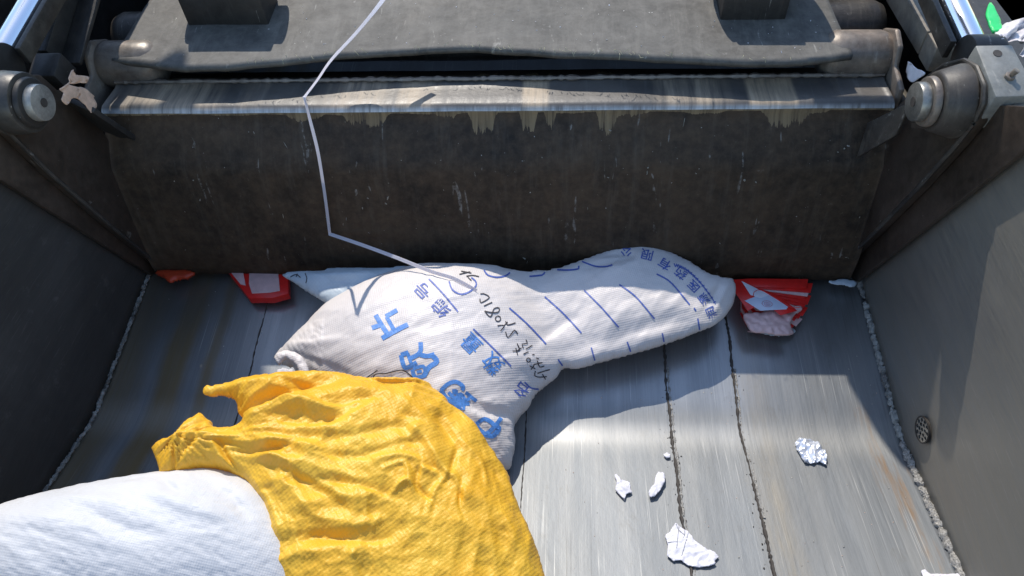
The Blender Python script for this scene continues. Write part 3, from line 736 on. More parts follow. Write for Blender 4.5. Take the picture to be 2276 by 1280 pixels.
    for i, (x, y) in enumerate(P):
        q = onplane(x, y, p0, n); base.append(q)
        r_ = q+n*(hh[i]+rim)
        V.append(r_); UV.append(((q-p0).dot(e1), (q-p0).dot(e2)))
    N = len(P); bk = []
    F2 = []
    for f in ff:
        A, B, C_ = (V[k] for k in f[:3])
        f = list(f)
        if (B-A).cross(C_-A).dot(n) < 0: f = f[::-1]
        F2.append(f)
    # underside
    vid = {}
    for i in range(N):
        if i < no: vid[i] = i
        else:
            vid[i] = len(V); q = base[i]-n*(H*h[i]*back+.002); V.append(q); UV.append(UV[i])
    F2 += [[vid[k] for k in f][::-1] for f in F2]
    if floor_clip:
        for i, v in enumerate(V):
            zf = floor_z(v.y)+.0035+(0 if i < N else -.0006)
            if v.z < zf: V[i] = Vector((v.x, v.y, zf))
            V[i].x = max(-W+.004, min(W-.004, V[i].x)) if V[i].z < .55 else V[i].x
    o = mesh_obj(name, V, F2, mat, parent, smooth=True, uvs=UV)
    bvh = BVHTree.FromPolygons(V, F2)
    return o, bvh
def Z6(l): return [(800+x/3.556, 540+y/3.556) for x, y in l]
def Z7(l): return [(1200+x/3.2, 500+y/3.2) for x, y in l]
def Z8(l): return [(800+x/3.764, 760+y/3.764) for x, y in l]
# ---- main printed sack
main_ol = [(612, 792), (640, 768), (690, 722), (735, 682), (790, 652), (850, 622), (905, 606), (950, 599), (1050, 598), (1110, 601), (1150, 607), (1185, 606), (1240, 599), (1290, 583), (1335, 566), (1380, 552), (1425, 549), (1470, 556), (1520, 578), (1565, 605), (1600, 618), (1628, 622), (1634, 650), (1622, 690), (1590, 722), (1540, 742), (1470, 768), (1400, 788), (1335, 805), (1285, 819), (1252, 818), (1238, 838), (1195, 872), (1178, 902), (1158, 925), (1144, 945), (1146, 985), (1140, 1020), (1126, 1046), (1040, 1060), (900, 1000), (800, 900), (720, 860), (668, 838), (655, 820), (628, 812), (618, 800)]
main_folds = [([(1245, 815), (1225, 740), (1190, 670), (1165, 612)], 60, 70, -.028), ([(1250, 820), (1180, 870), (1120, 900)], 12, 30, -.008),
    ([(1140, 940), (1090, 940), (1040, 925)], 10, 14, -.012), ([(640, 775), (700, 790), (790, 790)], 6, 12, .005), ([(650, 800), (730, 830), (800, 860)], 6, 10, -.005),
    ([(1120, 1010), (1100, 960)], 5, 7, .004), ([(1135, 1000), (1115, 955)], 4, 6, -.004), ([(820, 648), (880, 625), (950, 612)], 6, 20, -.007), ([(815, 655), (900, 640), (960, 632)], 6, 10, .004),
    ([(1260, 790), (1330, 770), (1420, 745), (1520, 720)], 18, 14, -.007), ([(1600, 640), (1580, 670), (1560, 700)], 7, 7, -.004), ([(1618, 640), (1600, 670), (1585, 702)], 5, 5, .003), ([(1330, 640), (1400, 600), (1440, 570)], 24, 20, .007),
    ([(1330, 575), (1400, 585), (1300, 612)], 10, 10, -.007), ([(1180, 800), (1240, 740), (1290, 715)], 16, 10, -.006)]
def mk_r(x, y): return .35+.65*min(1, max(0, (abs(x-1300)-120)/120)) if y < 800 else 1
sk, skb = cloth('printed_sack', main_ol, .066, .22, 0., .10, M_WHITE, main_folds, wr=(.0012, 34, -.25, 3.2), gr=4.0, seed=2, crumple=[(.0036, 90, -.3, 2.4), (.0012, 34, -.5, 2.4)], wr2=[(.0007, 12, -.6, 3.), (.0035, 110, -.5, 1.4), (.0022, 9, .9, 4, lambda x, y: 1. if y > 920 and x > 1040 else (1. if x < 740 and y > 740 else 0))], hf=lambda P: 1.32-.74*np.clip((P[:, 0]-1020)/280, 0, 1))
tag(sk, 'large white woven sack printed with blue characters and handwritten numbers, squeezed under the blade', 'sack')
def merge(o, parts):
    bm = bmesh.new(); bm.from_mesh(o.data)
    for p in parts:
        o.data.materials.append(p.data.materials[0]); k = len(o.data.materials)-1
        n0 = len(bm.faces); bm.from_mesh(p.data); bm.faces.ensure_lookup_table()
        for f in bm.faces[n0:]: f.material_index = k
        bpy.data.objects.remove(p)
    bm.to_mesh(o.data); bm.free()
# ---- ink
def stroke_on(bvh, mb, pts, width, off=.0011, step=4.):
    P = resample([Vector(p) for p in pts], step, False) if len(pts) > 2 else [Vector(pts[0]).lerp(Vector(pts[1]), k/max(2, int((Vector(pts[1])-Vector(pts[0])).length/step))) for k in range(max(2, int((Vector(pts[1])-Vector(pts[0])).length/step))+1)]
    rows = []
    nw = max(1, int(width/4))
    for i, p in enumerate(P):
        t = (P[min(i+1, len(P)-1)]-P[max(i-1, 0)])
        if t.length < 1e-6: continue
        t.normalize(); nn = Vector((-t.y, t.x)); row = []
        for k in range(nw+1):
            q = p+nn*width*(k/nw-.5); h = bvh.ray_cast(CAM, ray(q.x, q.y).normalized())
            row.append(h[0]+h[1]*off if h[0] is not None else None)
        rows.append(row)
    for r0, r1 in zip(rows[:-1], rows[1:]):
        for k in range(nw):
            q = [r0[k], r0[k+1], r1[k+1], r1[k]]
            if all(x is not None for x in q) and (q[0]-q[2]).length < .06: mb.add(q, [(0, 1, 2, 3)])
def glyph_on(bvh, mb, ch, cx, cy, size, dirpx, off=.0012, shear=1.):
    cu = bpy.data.curves.new('g', 'FONT'); cu.body = ch; cu.size = 1; cu.resolution_u = 2; cu.offset = .008
    ob = bpy.data.objects.new('g', cu); COL.objects.link(ob); dg = bpy.context.evaluated_depsgraph_get(); me = bpy.data.meshes.new_from_object(ob.evaluated_get(dg))
    bm = bmesh.new(); bm.from_mesh(me); bmesh.ops.triangulate(bm, faces=bm.faces)
    for _ in range(2):
        es = [e for e in bm.edges if e.calc_length() > .18]
        if es: bmesh.ops.subdivide_edges(bm, edges=es, cuts=1); bmesh.ops.triangulate(bm, faces=bm.faces)
    if bm.verts:
        xs_ = [v.co.x for v in bm.verts]; ys_ = [v.co.y for v in bm.verts]; mx, my = (min(xs_)+max(xs_))/2, (min(ys_)+max(ys_))/2
        d = Vector(dirpx).normalized(); up = Vector((d.y, -d.x))   # glyph up, in picture axes (y down)
        V = []; ok = []
        for v in bm.verts:
            q = Vector((cx, cy))+d*(v.co.x-mx)*size+up*(v.co.y-my)*size*shear
            h = bvh.ray_cast(CAM, ray(q.x, q.y).normalized()); ok.append(h[0] is not None); V.append(h[0]+h[1]*off if h[0] is not None else Vector())
        bm.verts.ensure_lookup_table()
        mb.add(V, [[v.index for v in f.verts] for f in bm.faces if all(ok[v.index] for v in f.verts)])
    bm.free(); bpy.data.objects.remove(ob); bpy.data.curves.remove(cu); bpy.data.meshes.remove(me)
mb = MB()
for s, wd in [([(175, 755), (290, 690), (380, 645)], 9.5), ([(125, 570), (160, 630), (215, 715)], 9.5), ([(95, 672), (165, 650)], 9), ([(212, 585), (268, 685)], 8), ([(205, 582), (295, 532)], 9),
    ([(480, 785), (480, 850), (455, 885), (395, 915)], 9), ([(465, 880), (530, 895), (590, 880)], 9), ([(560, 880), (608, 935), (545, 985), (510, 1045)], 10), ([(325, 885), (385, 865)], 9), ([(325, 885), (360, 985), (450, 945)], 9), ([(378, 870), (405, 950)], 7),
    ([(415, 1000), (440, 1060), (525, 1045)], 8), ([(420, 995), (500, 975), (520, 1030)], 7), ([(450, 1022), (490, 1012)], 6),
    ([(640, 1165), (700, 1112), (760, 1098), (815, 1135), (805, 1165)], 8), ([(640, 1160), (680, 1220), (740, 1262), (810, 1290)], 9), ([(745, 1155), (748, 1195)], 9), ([(740, 1255), (795, 1195), (830, 1250)], 8), ([(835, 1180), (920, 1250)], 7), ([(700, 1180), (780, 1250), (870, 1230)], 7)]:
    stroke_on(skb, mb, Z6(s), wd*1.12)
for s, wd in [([(800, 400), (798, 440)], 9), ([(735, 470), (780, 500), (840, 465), (860, 520), (915, 515)], 8), ([(790, 545), (880, 555)], 7),
    ([(970, 690), (1040, 645), (1120, 700), (1050, 765), (975, 705)], 8), ([(1040, 770), (1110, 785), (1160, 720), (1120, 700)], 10), ([(1180, 635), (1130, 700), (1060, 770)], 8)]:
    stroke_on(skb, mb, Z8(s), wd*1.12)
DR = (-.70, -.71)
for ch, x, y, sz in (('量', 1047, 764, 44), ('数', 1094, 808, 46)): glyph_on(skb, mb, ch, x, y, sz, DR)
sk_pr = mb.build('blue_print', M_BLUE, sk)
mb = MB()
for ch, x, y, sz, d in (('号', 940, 646, 40, DR), ('编', 980, 686, 42, DR), ('名', 1160, 868, 38, (-.8, -.6)), ('公', 1392, 560, 26, (-.97, -.1)), ('限', 1437, 566, 30, (-.95, -.25)), ('有', 1477, 588, 30, (-.86, -.5)), ('药', 1513, 608, 29, (-.8, -.6)), ('医', 1541, 636, 28, (-.7, -.7)), ('源', 1564, 665, 27, (-.6, -.8)), ('润', 1580, 695, 27, (-.45, -.9))):
    glyph_on(skb, mb, ch, x, y, sz, d, shear=.85)
for s in ([(545, 285), (660, 405), (775, 545)], [(895, 680), (1050, 830), (1195, 975)], [(1180, 515), (1330, 650), (1470, 800)], [(1460, 425), (1610, 560), (1750, 712)], [(1565, 920), (1600, 970)], [(1300, 1100), (1350, 1145), (1410, 1155)],
          [(705, 305), (730, 370), (790, 405), (850, 395), (900, 360), (920, 330), (910, 300), (880, 275)], [(980, 215), (1010, 255), (1080, 272), (1150, 262), (1185, 235)], [(1730, 182), (1728, 205), (1650, 216), (1560, 214)], [(1460, 232), (1440, 255), (1340, 266)]):
    stroke_on(skb, mb, Z6(s), 3.4)
for s in ([(315, 465), (440, 590), (560, 728)], [(565, 425), (680, 510), (815, 668)], [(830, 350), (930, 410), (1065, 568)], [(870, 770), (882, 830)], [(620, 830), (645, 900)], [(365, 872), (390, 962)], [(1122, 665), (1135, 745)], [(300, 262), (400, 296), (480, 296), (515, 284)], [(1095, 590), (1110, 612)]):
    stroke_on(skb, mb, Z7(s), 3.2)
r = random.Random(4)
for k in range(26):     # tiny second line of print, too small to read
    t = k/25; x = 1500+88*t**.9; y = 584+82*t**1.5+6; a = r.uniform(-.5, .5)
    stroke_on(skb, mb, [(x-2, y-4), (x+2+a, y+4)], 2.); 
    if k % 2: stroke_on(skb, mb, [(x-3, y+1), (x+3, y-2)], 1.8)
sk_pr2 = mb.build('blue_rules_and_lettering', M_BLUE2, sk)
mb = MB()
def circ(cx, cy, r_): return [(cx+r_*math.cos(t), cy+r_*math.sin(t)) for t in np.linspace(0, 6.28, 9)]
for s in ([(948, 442), (955, 474), (1022, 432), (975, 402), (950, 405)], [(978, 500), (1045, 470)], [(985, 540), (1030, 585), (1060, 520), (1098, 515), (1095, 545), (1050, 552), (985, 540)], circ(1090, 600, 22),
    [(1150, 620), (1165, 650), (1228, 632)], [(1085, 655), (1140, 655), (1110, 695)], [(1140, 655), (1165, 625)], [(1150, 702), (1170, 748), (1220, 690), (1245, 720)],
    [(1310, 765), (1320, 795), (1280, 800), (1290, 830)], [(1360, 810), (1310, 840)], [(1240, 795), (1260, 850), (1205, 855)], [(1230, 830), (1245, 885)], [(1275, 830), (1230, 860)], [(1290, 880), (1330, 860)], [(1360, 885), (1378, 882)], [(1390, 910), (1412, 916)], circ(1330, 925, 16),
    [(1340, 970), (1385, 995)], [(1375, 965), (1350, 1000)], [(1400, 930), (1420, 980), (1455, 970)], [(1370, 960), (1440, 945)], [(1385, 1010), (1380, 1050), (1420, 1060)], [(1400, 1030), (1460, 1010), (1500, 1000)], [(1420, 1060), (1475, 1055)], [(1440, 1035), (1465, 1078)],
    [(785, 250), (870, 230)], [(800, 225), (880, 240)], [(840, 265), (890, 258), (940, 268)], [(850, 270), (880, 300)],
    [(10, 1100), (140, 1005)], [(105, 1115), (120, 1040), (210, 1030), (330, 1005), (400, 1045), (450, 1100)], [(180, 1085), (195, 1100)], [(230, 1100), (240, 1068), (262, 1090), (250, 1060), (285, 1078)]):
    stroke_on(skb, mb, Z6(s), 2.3, off=.0014)
sk_hw = mb.build('handwriting', M_INK, sk); merge(sk, [sk_pr, sk_pr2, sk_hw])
# torn folded mouth at the left tip
mo, _ = cloth('sack_mouth', [(612, 790), (640, 780), (668, 790), (684, 812), (688, 836), (668, 838), (660, 815), (640, 800), (628, 806), (620, 812)], .16, .34, 0, .012, M_WHITE, wr=(.002, 8, .6, 2), gr=3, seed=12)
mo.parent = sk
# ---- pale film sack tucked behind
o, _b = cloth('film_sack', [(628, 612), (650, 606), (740, 602), (850, 598), (930, 600), (920, 640), (850, 670), (770, 690), (735, 680), (700, 660), (660, 634)], .12, .1, 0, .030, M_FILM, [([(660, 620), (760, 625), (860, 615)], 8, 12, .006), ([(700, 650), (780, 640), (860, 640)], 8, 10, -.004)], wr=(.002, 22, .2, 3), gr=4, seed=7)
tag(o, 'pale grey blue plastic sack with a scribble, wedged under the blade behind the printed sack', 'sack')
mb = MB()
for s in ([(1230, 270), (1275, 250), (1310, 275)], [(1285, 245), (1275, 270)], [(1345, 240), (1360, 280), (1352, 318)]): stroke_on(_b, mb, [(300+x/3.555, 540+y/3.555) for x, y in s], 2)
merge(o, [mb.build('handwriting', M_INK, o)])
# ---- white sack, lower left
wl = [(-120, 1190), (-40, 1150), (60, 1118), (150, 1096), (300, 1068), (400, 1054), (470, 1048), (530, 1056), (600, 1075), (680, 1120), (730, 1200), (740, 1300), (735, 1400), (500, 1420), (200, 1420), (-60, 1380), (-140, 1290)]
wf = [([(360, 1130), (440, 1160), (520, 1190)], 14, 20, .007), ([(480, 1110), (540, 1150), (575, 1200)], 14, 14, -.006), ([(140, 1140), (260, 1150), (380, 1180)], 14, 22, .006), ([(240, 1185), (330, 1220), (420, 1240)], 16, 18, -.005), ([(390, 1100), (430, 1140)], 8, 14, -.005), ([(30, 1180), (200, 1200), (300, 1250)], 18, 26, .006), ([(250, 1100), (350, 1090), (470, 1088)], 8, 12, -.004)]
o, _b = cloth('white_sack', wl, .175, .1, -.20, .13, M_WHITE2, wf, wr=(.0012, 50, .35, 3.4), gr=5, seed=5, crumple=[(.0020, 100, .3, 3.6), (.0006, 36, .3, 3)], yref=.55, wr2=[(.0012, 13, .3, 3.)])
tag(o, 'plain shiny white woven sack at the near left, beneath the yellow sack', 'sack')
# ---- yellow sack
yo = [(452, 868), (462, 860), (490, 859), (540, 846), (600, 838), (680, 834), (745, 836), (790, 842), (830, 852), (880, 848), (935, 850), (965, 868), (990, 898), (1020, 918), (1052, 950), (1075, 985), (1100, 1020), (1126, 1060), (1142, 1110), (1160, 1155), (1182, 1205), (1200, 1260), (1212, 1330), (1150, 1420), (900, 1440), (660, 1400), (606, 1300), (592, 1240), (580, 1180), (566, 1120), (548, 1080), (515, 1060), (470, 1048), (420, 1052), (372, 1060), (357, 1056), (352, 1025), (341, 998), (356, 982), (385, 972), (405, 952), (430, 932), (444, 923), (458, 932), (474, 942), (478, 952), (520, 955), (546, 946), (532, 918), (524, 892), (500, 882), (462, 882)]
yf = [
 ([(480, 870), (560, 872), (640, 862), (700, 868)], 10, 14, .008), ([(530, 920), (580, 925), (640, 905), (700, 880), (760, 870)], 22, 9, -.030), ([(545, 950), (580, 935), (620, 918), (680, 925), (740, 945), (830, 925)], 8, 24, .016),
 ([(620, 960), (700, 975), (760, 960), (830, 915)], 26, 10, -.018), ([(345, 1000), (420, 985), (500, 990), (560, 1005)], 10, 10, .010), ([(430, 930), (415, 960), (400, 1010)], 7, 9, .010), ([(460, 945), (450, 985), (395, 1045)], 7, 7, -.008),
 ([(480, 990), (560, 1010), (640, 1015), (720, 1035)], 9, 18, .014), ([(500, 1005), (580, 1030), (660, 1022)], 14, 8, -.018), ([(480, 992), (500, 1030), (530, 1060)], 6, 8, .010), ([(500, 1000), (520, 1040), (550, 1070)], 5, 6, -.009),
 ([(560, 1040), (640, 1075), (720, 1120), (780, 1165)], 10, 16, -.011), ([(600, 1040), (700, 1070), (760, 1090), (860, 1120)], 12, 20, .009), ([(555, 1080), (590, 1140), (605, 1230)], 8, 8, -.007), ([(575, 1085), (615, 1150), (640, 1220)], 8, 8, .007),
 ([(790, 852), (850, 872), (930, 870), (960, 880)], 6, 8, -.012), ([(780, 846), (850, 862), (940, 860)], 8, 6, .007), ([(910, 890), (960, 900), (1020, 918), (1050, 945)], 7, 9, -.012), ([(900, 900), (980, 912), (1040, 950), (1080, 1010)], 14, 10, .008),
 ([(620, 1000), (740, 1010), (860, 985), (960, 960)], 22, 14, -.010), ([(640, 960), (760, 990), (880, 970)], 12, 20, .006), ([(880, 970), (930, 1000), (980, 1080), (1020, 1130)], 14, 10, .012), ([(960, 950), (1000, 1010), (1010, 1020)], 12, 14, -.013),
 ([(1010, 1015), (1000, 1050), (985, 1100)], 7, 6, -.008), ([(1020, 1010), (1060, 1050), (1070, 1110)], 6, 7, .007), ([(700, 1100), (800, 1110), (880, 1140)], 14, 8, -.009), ([(830, 1060), (900, 1050), (940, 1075), (1000, 1090)], 8, 10, .009), ([(850, 1080), (895, 1065), (905, 1110)], 7, 5, .007),
 ([(930, 1065), (920, 1110), (960, 1150)], 6, 6, -.007), ([(910, 1060), (985, 1090), (1020, 1150)], 6, 7, -.007), ([(1015, 1090), (1010, 1150), (1020, 1180)], 5, 5, -.006), ([(640, 1160), (760, 1135), (870, 1140)], 14, 16, .007), ([(860, 1140), (900, 1100), (920, 1140)], 5, 5, .006),
 ([(640, 1225), (720, 1215), (830, 1225), (900, 1200)], 22, 10, -.010), ([(620, 1180), (640, 1200), (800, 1195), (880, 1160)], 12, 12, .006), ([(620, 1260), (740, 1240), (820, 1260)], 12, 16, .008), ([(1060, 1040), (1110, 1100), (1150, 1190)], 12, 14, -.008), ([(1040, 1120), (1100, 1170), (1150, 1260)], 18, 16, .007),
 ([(700, 1040), (800, 1050), (900, 1020), (950, 1025)], 8, 12, -.006), ([(740, 900), (840, 900), (900, 930), (960, 990)], 12, 18, .007), ([(600, 860), (680, 880), (760, 890)], 6, 8, -.005), ([(940, 1180), (960, 1120), (990, 1080)], 7, 6, .006)]
o, _b = cloth('yellow_sack', yo, .225, .17, -.22, .10, M_YEL, yf, wr=(.0008, 40, .35, 2.), gr=3.4, polar=(400, 985), crumple=[(.0085, 58, 0, 2.3), (.0036, 30, .3, 1.5), (.0013, 12, 0, 1.4)], seed=11, yref=.65, power=.55, rim=.004,
    wr2=[(.0004, 9, .6, 1.4), (.006, 120, .5, 1.2)], back=.7, edge_noise=4)
tag(o, 'crumpled bright yellow woven sack lying over the white sacks in the foreground', 'sack')

# ================================================================== PACKETS AND SCRAPS
def sheet(name, outline, z0, a, b, th, mat, seed, folds=(), wr=(.0012, 12, .3, 2.), gr=3., label=None, cat=None, group=None, yref=.8, parent=None, en=1.5):
    o, bv = cloth(name, outline, z0, a, b, th, mat, folds, wr=wr, gr=gr, seed=seed, yref=yref, back=.2, edge_noise=en, power=.25)
    if label: tag(o, label, cat, group)
    if parent: o.parent = parent
    return o, bv
# fan of red and white packets by the right end of the sack
root = empty('packet_bundle', (.62, 1.12, .05)); tag(root, 'fanned bundle of red and white plastic packets at the right end of the printed sack', 'packets')
def leafpoly(px0, py0, px1, py1, w0, w1):
    a = Vector((px0, py0)); b = Vector((px1, py1)); d = (b-a).normalized(); nn = Vector((-d.y, d.x))
    return [tuple(a-nn*w0), tuple(a.lerp(b, .5)-nn*(w0+w1)*.5), tuple(b-nn*w1), tuple(b+nn*w1), tuple(a.lerp(b, .5)+nn*(w0+w1)*.5), tuple(a+nn*w0)]
def slab(name, px, z, th, mat, parent, tilt=0.):
    top = []
    for (x, y) in px: top.append(onZ(x, y, z+th))
    for i, q in enumerate(top): q.z += tilt*(q.y-1.12)
    n_ = len(top); mb = MB(); mb.add(top+[p-Vector((0, 0, th)) for p in top], [list(range(n_)), list(range(2*n_-1, n_-1, -1))]+[(i, i+n_, (i+1) % n_+n_, (i+1) % n_) for i in range(n_)])
    o = mb.build(name, mat, bevel=min(.0008, th*.3)); return reparent(o, parent) if parent else o
r = random.Random(31)
# lower stack (pink film over), then fanned ones
for k in range(7):
    s = k*3.2
    slab('packet', [(1640+s, 640-s*.3), (1760+s*.4, 680-s), (1742+s*.5, 745-s*2.6), (1662+s, 738-s*2.6), (1640+s, 700-s*1.8)], .030+k*.0065, .0050, M_PINK if k % 2 == 0 else M_RED, root)
for k in range(12):
    t = k/11; ang = math.radians(34-33*t); L_ = 168+6*math.sin(k*2.1)
    d = Vector((math.cos(ang), math.sin(ang))); nn = Vector((-d.y, d.x)); o_ = Vector((1630, 621))
    slab('packet', [tuple(o_), tuple(o_+nn*16+d*26), tuple(o_+nn*17+d*L_), tuple(o_+d*(L_+4)-nn*4), tuple(o_+d*40-nn*3)], .062+k*.0032, .0024, [M_RED, M_PINK, M_RED, M_RED][k % 4], root)
slab('packet', [(1629, 622), (1634, 650), (1662, 690), (1700, 672), (1735, 700), (1772, 690), (1730, 655), (1640, 624)], .102, .002, M_RED, root)
slab('packet_label', [(1655, 668), (1676, 660), (1700, 648), (1752, 682), (1748, 687), (1690, 690)], .1045, .0012, mat_flat('pale_blue_label', (.62, .68, .80), .4, 0, .1), root)
slab('packet_label', [(1648, 624), (1680, 640), (1712, 655), (1690, 662), (1668, 655)], .1050, .0012, M_PAPER, root)
# red emblem ring on the label
mb = MB(); c = onZ(1705, 675, .1062)
for rr in (.012, .007, .003): mb.tube([c+Vector((rr*math.cos(t), rr*.8*math.sin(t), 0)) for t in np.linspace(0, 6.283, 25)], .0007, 4)
reparent(mb.build('packet_emblem', mat_flat('faded_red_ink', (.55, .25, .30), .5), smooth=True), root)
mb = MB(); mb.tube([onZ(x, y, .1068) for x, y in [(1674, 658), (1676, 649), (1684, 644), (1694, 645), (1760, 684), (1778, 683)]], .0009, 5); reparent(mb.build('packet_handle', M_RED, smooth=True), root)
o, _ = sheet('pink_film', [(1652, 700), (1690, 696), (1770, 682), (1782, 690), (1764, 704), (1757, 724), (1764, 742), (1740, 747), (1700, 742), (1668, 736)], .082, 0, 0, .008, M_PINK, 79, wr=(.003, 16, .4, 1.6)); reparent(o, root)
o, _ = sheet('torn_film', [(1655, 712), (1668, 735), (1700, 744), (1745, 748), (1768, 738), (1752, 730), (1720, 738), (1680, 728)], .05, 0, 0, .006, M_FILM, 71); reparent(o, root)
# red and white packet peeking out
root2 = empty('packet', (-.6, 1.2, .06)); tag(root2, 'single white packet with red edges sticking out from under the blade', 'packet')
slab('packet_body', [(508, 606), (640, 606), (641, 652), (606, 662), (553, 662), (532, 636)], .060, .022, M_RED, root2)
slab('packet_front', [(554, 604), (618, 604), (622, 646), (600, 650), (560, 652), (553, 630)], .0826, .0015, M_PINK, root2)
slab('packet_flap', [(512, 604), (540, 604), (546, 634), (535, 632)], .0826, .0015, M_PINK, root2)
o, _ = sheet('torn_film', [(553, 656), (600, 658), (640, 648), (641, 656), (608, 665), (556, 665)], .065, 0, 0, .005, M_FILM, 72); reparent(o, root2)
o, _ = sheet('red_scrap', [(346, 606), (432, 606), (420, 620), (395, 624), (380, 630), (362, 618)], .085, 0, 0, .012, mat_flat('orange_red_film', (.55, .06, .02), .4), 73, label='crumpled orange red film scrap in the left corner under the blade', cat='scrap')
o, _ = sheet('film_scrap', [(1842, 626), (1870, 622), (1902, 626), (1898, 638), (1870, 634), (1850, 632)], .085, 0, 0, .004, M_FILM, 74, label='small clear film scrap under the right end of the blade', cat='scrap')
# paper scraps on the floor
def onfl_scrap(name, outline, label, seed, mat=M_PAPER, th=.004, lift=.004, folds=(), cat='paper scrap', group='paper scraps on the floor', wr=(.0016, 9, .4, 1.6), en=.5, gr=2.2):
    cx = sum(p[0] for p in outline)/len(outline); cyy = sum(p[1] for p in outline)/len(outline); c = onfloor(cx, cyy, lift)
    sl = (floor_z(c.y+.02)-floor_z(c.y-.02))/.04
    o, bv = cloth(name, outline, c.z, sl, 0, .0012, mat, folds, sharp=True, wr=wr, gr=gr, seed=seed, yref=c.y, back=.0, power=.3, edge_noise=en, wr2=[(th*.35, 22, seed*.7, 1.3)])
    tag(o, label, cat, group); return o, bv
onfl_scrap('paper_scrap', [(1365, 1056), (1370, 1054), (1380, 1066), (1390, 1068), (1400, 1074), (1402, 1088), (1405, 1096), (1392, 1100), (1388, 1112), (1378, 1102), (1367, 1090), (1370, 1072)], 'crumpled white paper scrap, left of the pair on the sunlit floor', 41, folds=[([(1370, 1065), (1385, 1085), (1395, 1090)], 4, 6, .003)], th=.008)
onfl_scrap('paper_scrap', [(1462, 1050), (1478, 1054), (1478, 1072), (1468, 1090), (1456, 1104), (1444, 1106), (1441, 1096), (1446, 1086), (1454, 1078), (1456, 1062)], 'curved white paper scrap, right of the pair beside the floor seam', 42, th=.010, lift=.008)
onfl_scrap('paper_scrap', [(1474, 1011), (1480, 1008), (1489, 1009), (1490, 1018), (1482, 1020), (1476, 1015)], 'tiny white paper crumb on the floor seam', 43, th=.005)
o, bv = onfl_scrap('paper_scrap', [(1503, 1161), (1510, 1170), (1530, 1182), (1540, 1196), (1560, 1215), (1580, 1224), (1590, 1228), (1598, 1238), (1588, 1248), (1592, 1254), (1575, 1260), (1548, 1262), (1530, 1258), (1512, 1246), (1496, 1248), (1482, 1236), (1484, 1212), (1477, 1190), (1488, 1184), (1496, 1170)], 'largest torn white paper with pen lines on the near floor', 44, th=.006, folds=[([(1500, 1180), (1530, 1210), (1570, 1245)], 8, 12, .003), ([(1490, 1230), (1530, 1235)], 6, 8, -.002)])
mb = MB()
for s in ([(1502, 1164), (1510, 1180), (1522, 1190), (1518, 1196)], [(1509, 1168), (1506, 1200), (1504, 1218)], [(1480, 1206), (1505, 1204)], [(1530, 1184), (1524, 1205), (1515, 1236)], [(1522, 1178), (1521, 1192)]): stroke_on(bv, mb, s, 1.1, .0008)
merge(o, [mb.build('pen_lines', mat_flat('grey_pen', (.22, .24, .27), .6), o)])
onfl_scrap('foil_scrap', [(1766, 984), (1774, 976), (1790, 977), (1808, 980), (1822, 990), (1834, 1006), (1838, 1022), (1836, 1036), (1820, 1028), (1806, 1032), (1788, 1030), (1778, 1014), (1770, 1000)], 'crumpled silvery blue foil wrapper on the floor by the right weld', 45, mat=NT('foil').out((.66, .70, .78), .32, .45), th=.016, lift=.004, wr=(.004, 14, .6, 1.3), cat='foil wrapper', group=None)
onfl_scrap('paper_scrap', [(2046, 1268), (2056, 1266), (2068, 1276), (2120, 1276), (2142, 1272), (2150, 1300), (2060, 1310)], 'white paper edge at the near right corner by the weld', 46)
onfl_scrap('paper_scrap', [(616, 824), (630, 820), (652, 822), (656, 834), (640, 842), (614, 838)], 'rounded white paper wad beneath the torn sack mouth', 47, th=.014, lift=.01)
# specks
r = random.Random(77); P_ = []
for k in range(46):
    px, py = r.uniform(1180, 2000), r.uniform(850, 1270); P_.append(onfloor(px, py, .001))
mb = crumbs('grit', P_, M_LEAF, hp, r, (.0006, .0016)); tag(mb, kind='stuff')
mb = crumbs('dirt_crumbs', [onfloor(r.gauss(1.0, .006)*x_, y_+r.uniform(-10, 10), .001) for x_, y_ in [(1485+((y0_-900)*.12), y0_) for y0_ in range(870, 1160, 7)]+[(1640+((y0_-900)*.2), y0_) for y0_ in range(840, 1270, 9)]], M_SEAM, hp, r, (.0008, .0026)); tag(mb, kind='stuff')
mb = crumbs('pale_crumbs', [onfloor(r.uniform(1150, 2050), r.uniform(700, 1275), .001) for _k in range(50)]+[onfloor(r.uniform(330, 900), r.uniform(640, 830), .001) for _k in range(14)], mat_flat('pale_crumb', (.5, .47, .40), .8), hp, r, (.0006, .0022)); tag(mb, kind='stuff')
# dry leaf in the left corner
def freeform(name, px, depth_fn, mat, label, cat, seed, amp=.006, th=.0012):
    ol = resample([Vector(p) for p in px], 5); pts = [Vector((p.x, p.y)) for p in ol]; no = len(pts); arr = np.array([(p.x, p.y) for p in pts])
    x0, y0 = arr.min(0); x1, y1 = arr.max(0); gg = []
    for y in np.arange(y0, y1, 5):
        for x in np.arange(x0, x1, 5): gg.append((x, y))
    gg = np.array(gg); mm = inside(arr, gg[:, 0], gg[:, 1]); pts += [Vector(p) for p in gg[mm]]
    vv, _, ff, *_q = delaunay_2d_cdt(pts, [(i, (i+1) % no) for i in range(no)], [], 1, 1e-5)
    V = []
    for v in vv:
        q = depth_fn(v.x, v.y); V.append(q+Vector((0, -.5, .6))*amp*(noise.noise(Vector((v.x*.05, v.y*.05, seed)))+.5*noise.noise(Vector((v.x*.13, v.y*.13, seed)))+.3))
    o = mesh_obj(name, V, [list(f) for f in ff], mat, smooth=True); md = o.modifiers.new('s', 'SOLIDIFY'); md.thickness = th
    tag(o, label, cat); return o
freeform('dry_leaf', [(165, 155), (172, 168), (200, 172), (196, 186), (160, 190), (172, 194), (196, 200), (212, 222), (218, 238), (204, 252), (196, 236), (178, 224), (164, 218), (150, 234), (140, 222), (146, 208), (134, 198), (150, 180), (158, 165)], lambda x, y: onX(x, y, -.85), M_LEAF, 'curled dry brown leaf caught beside the left pivot', 'leaf', 3, .02)
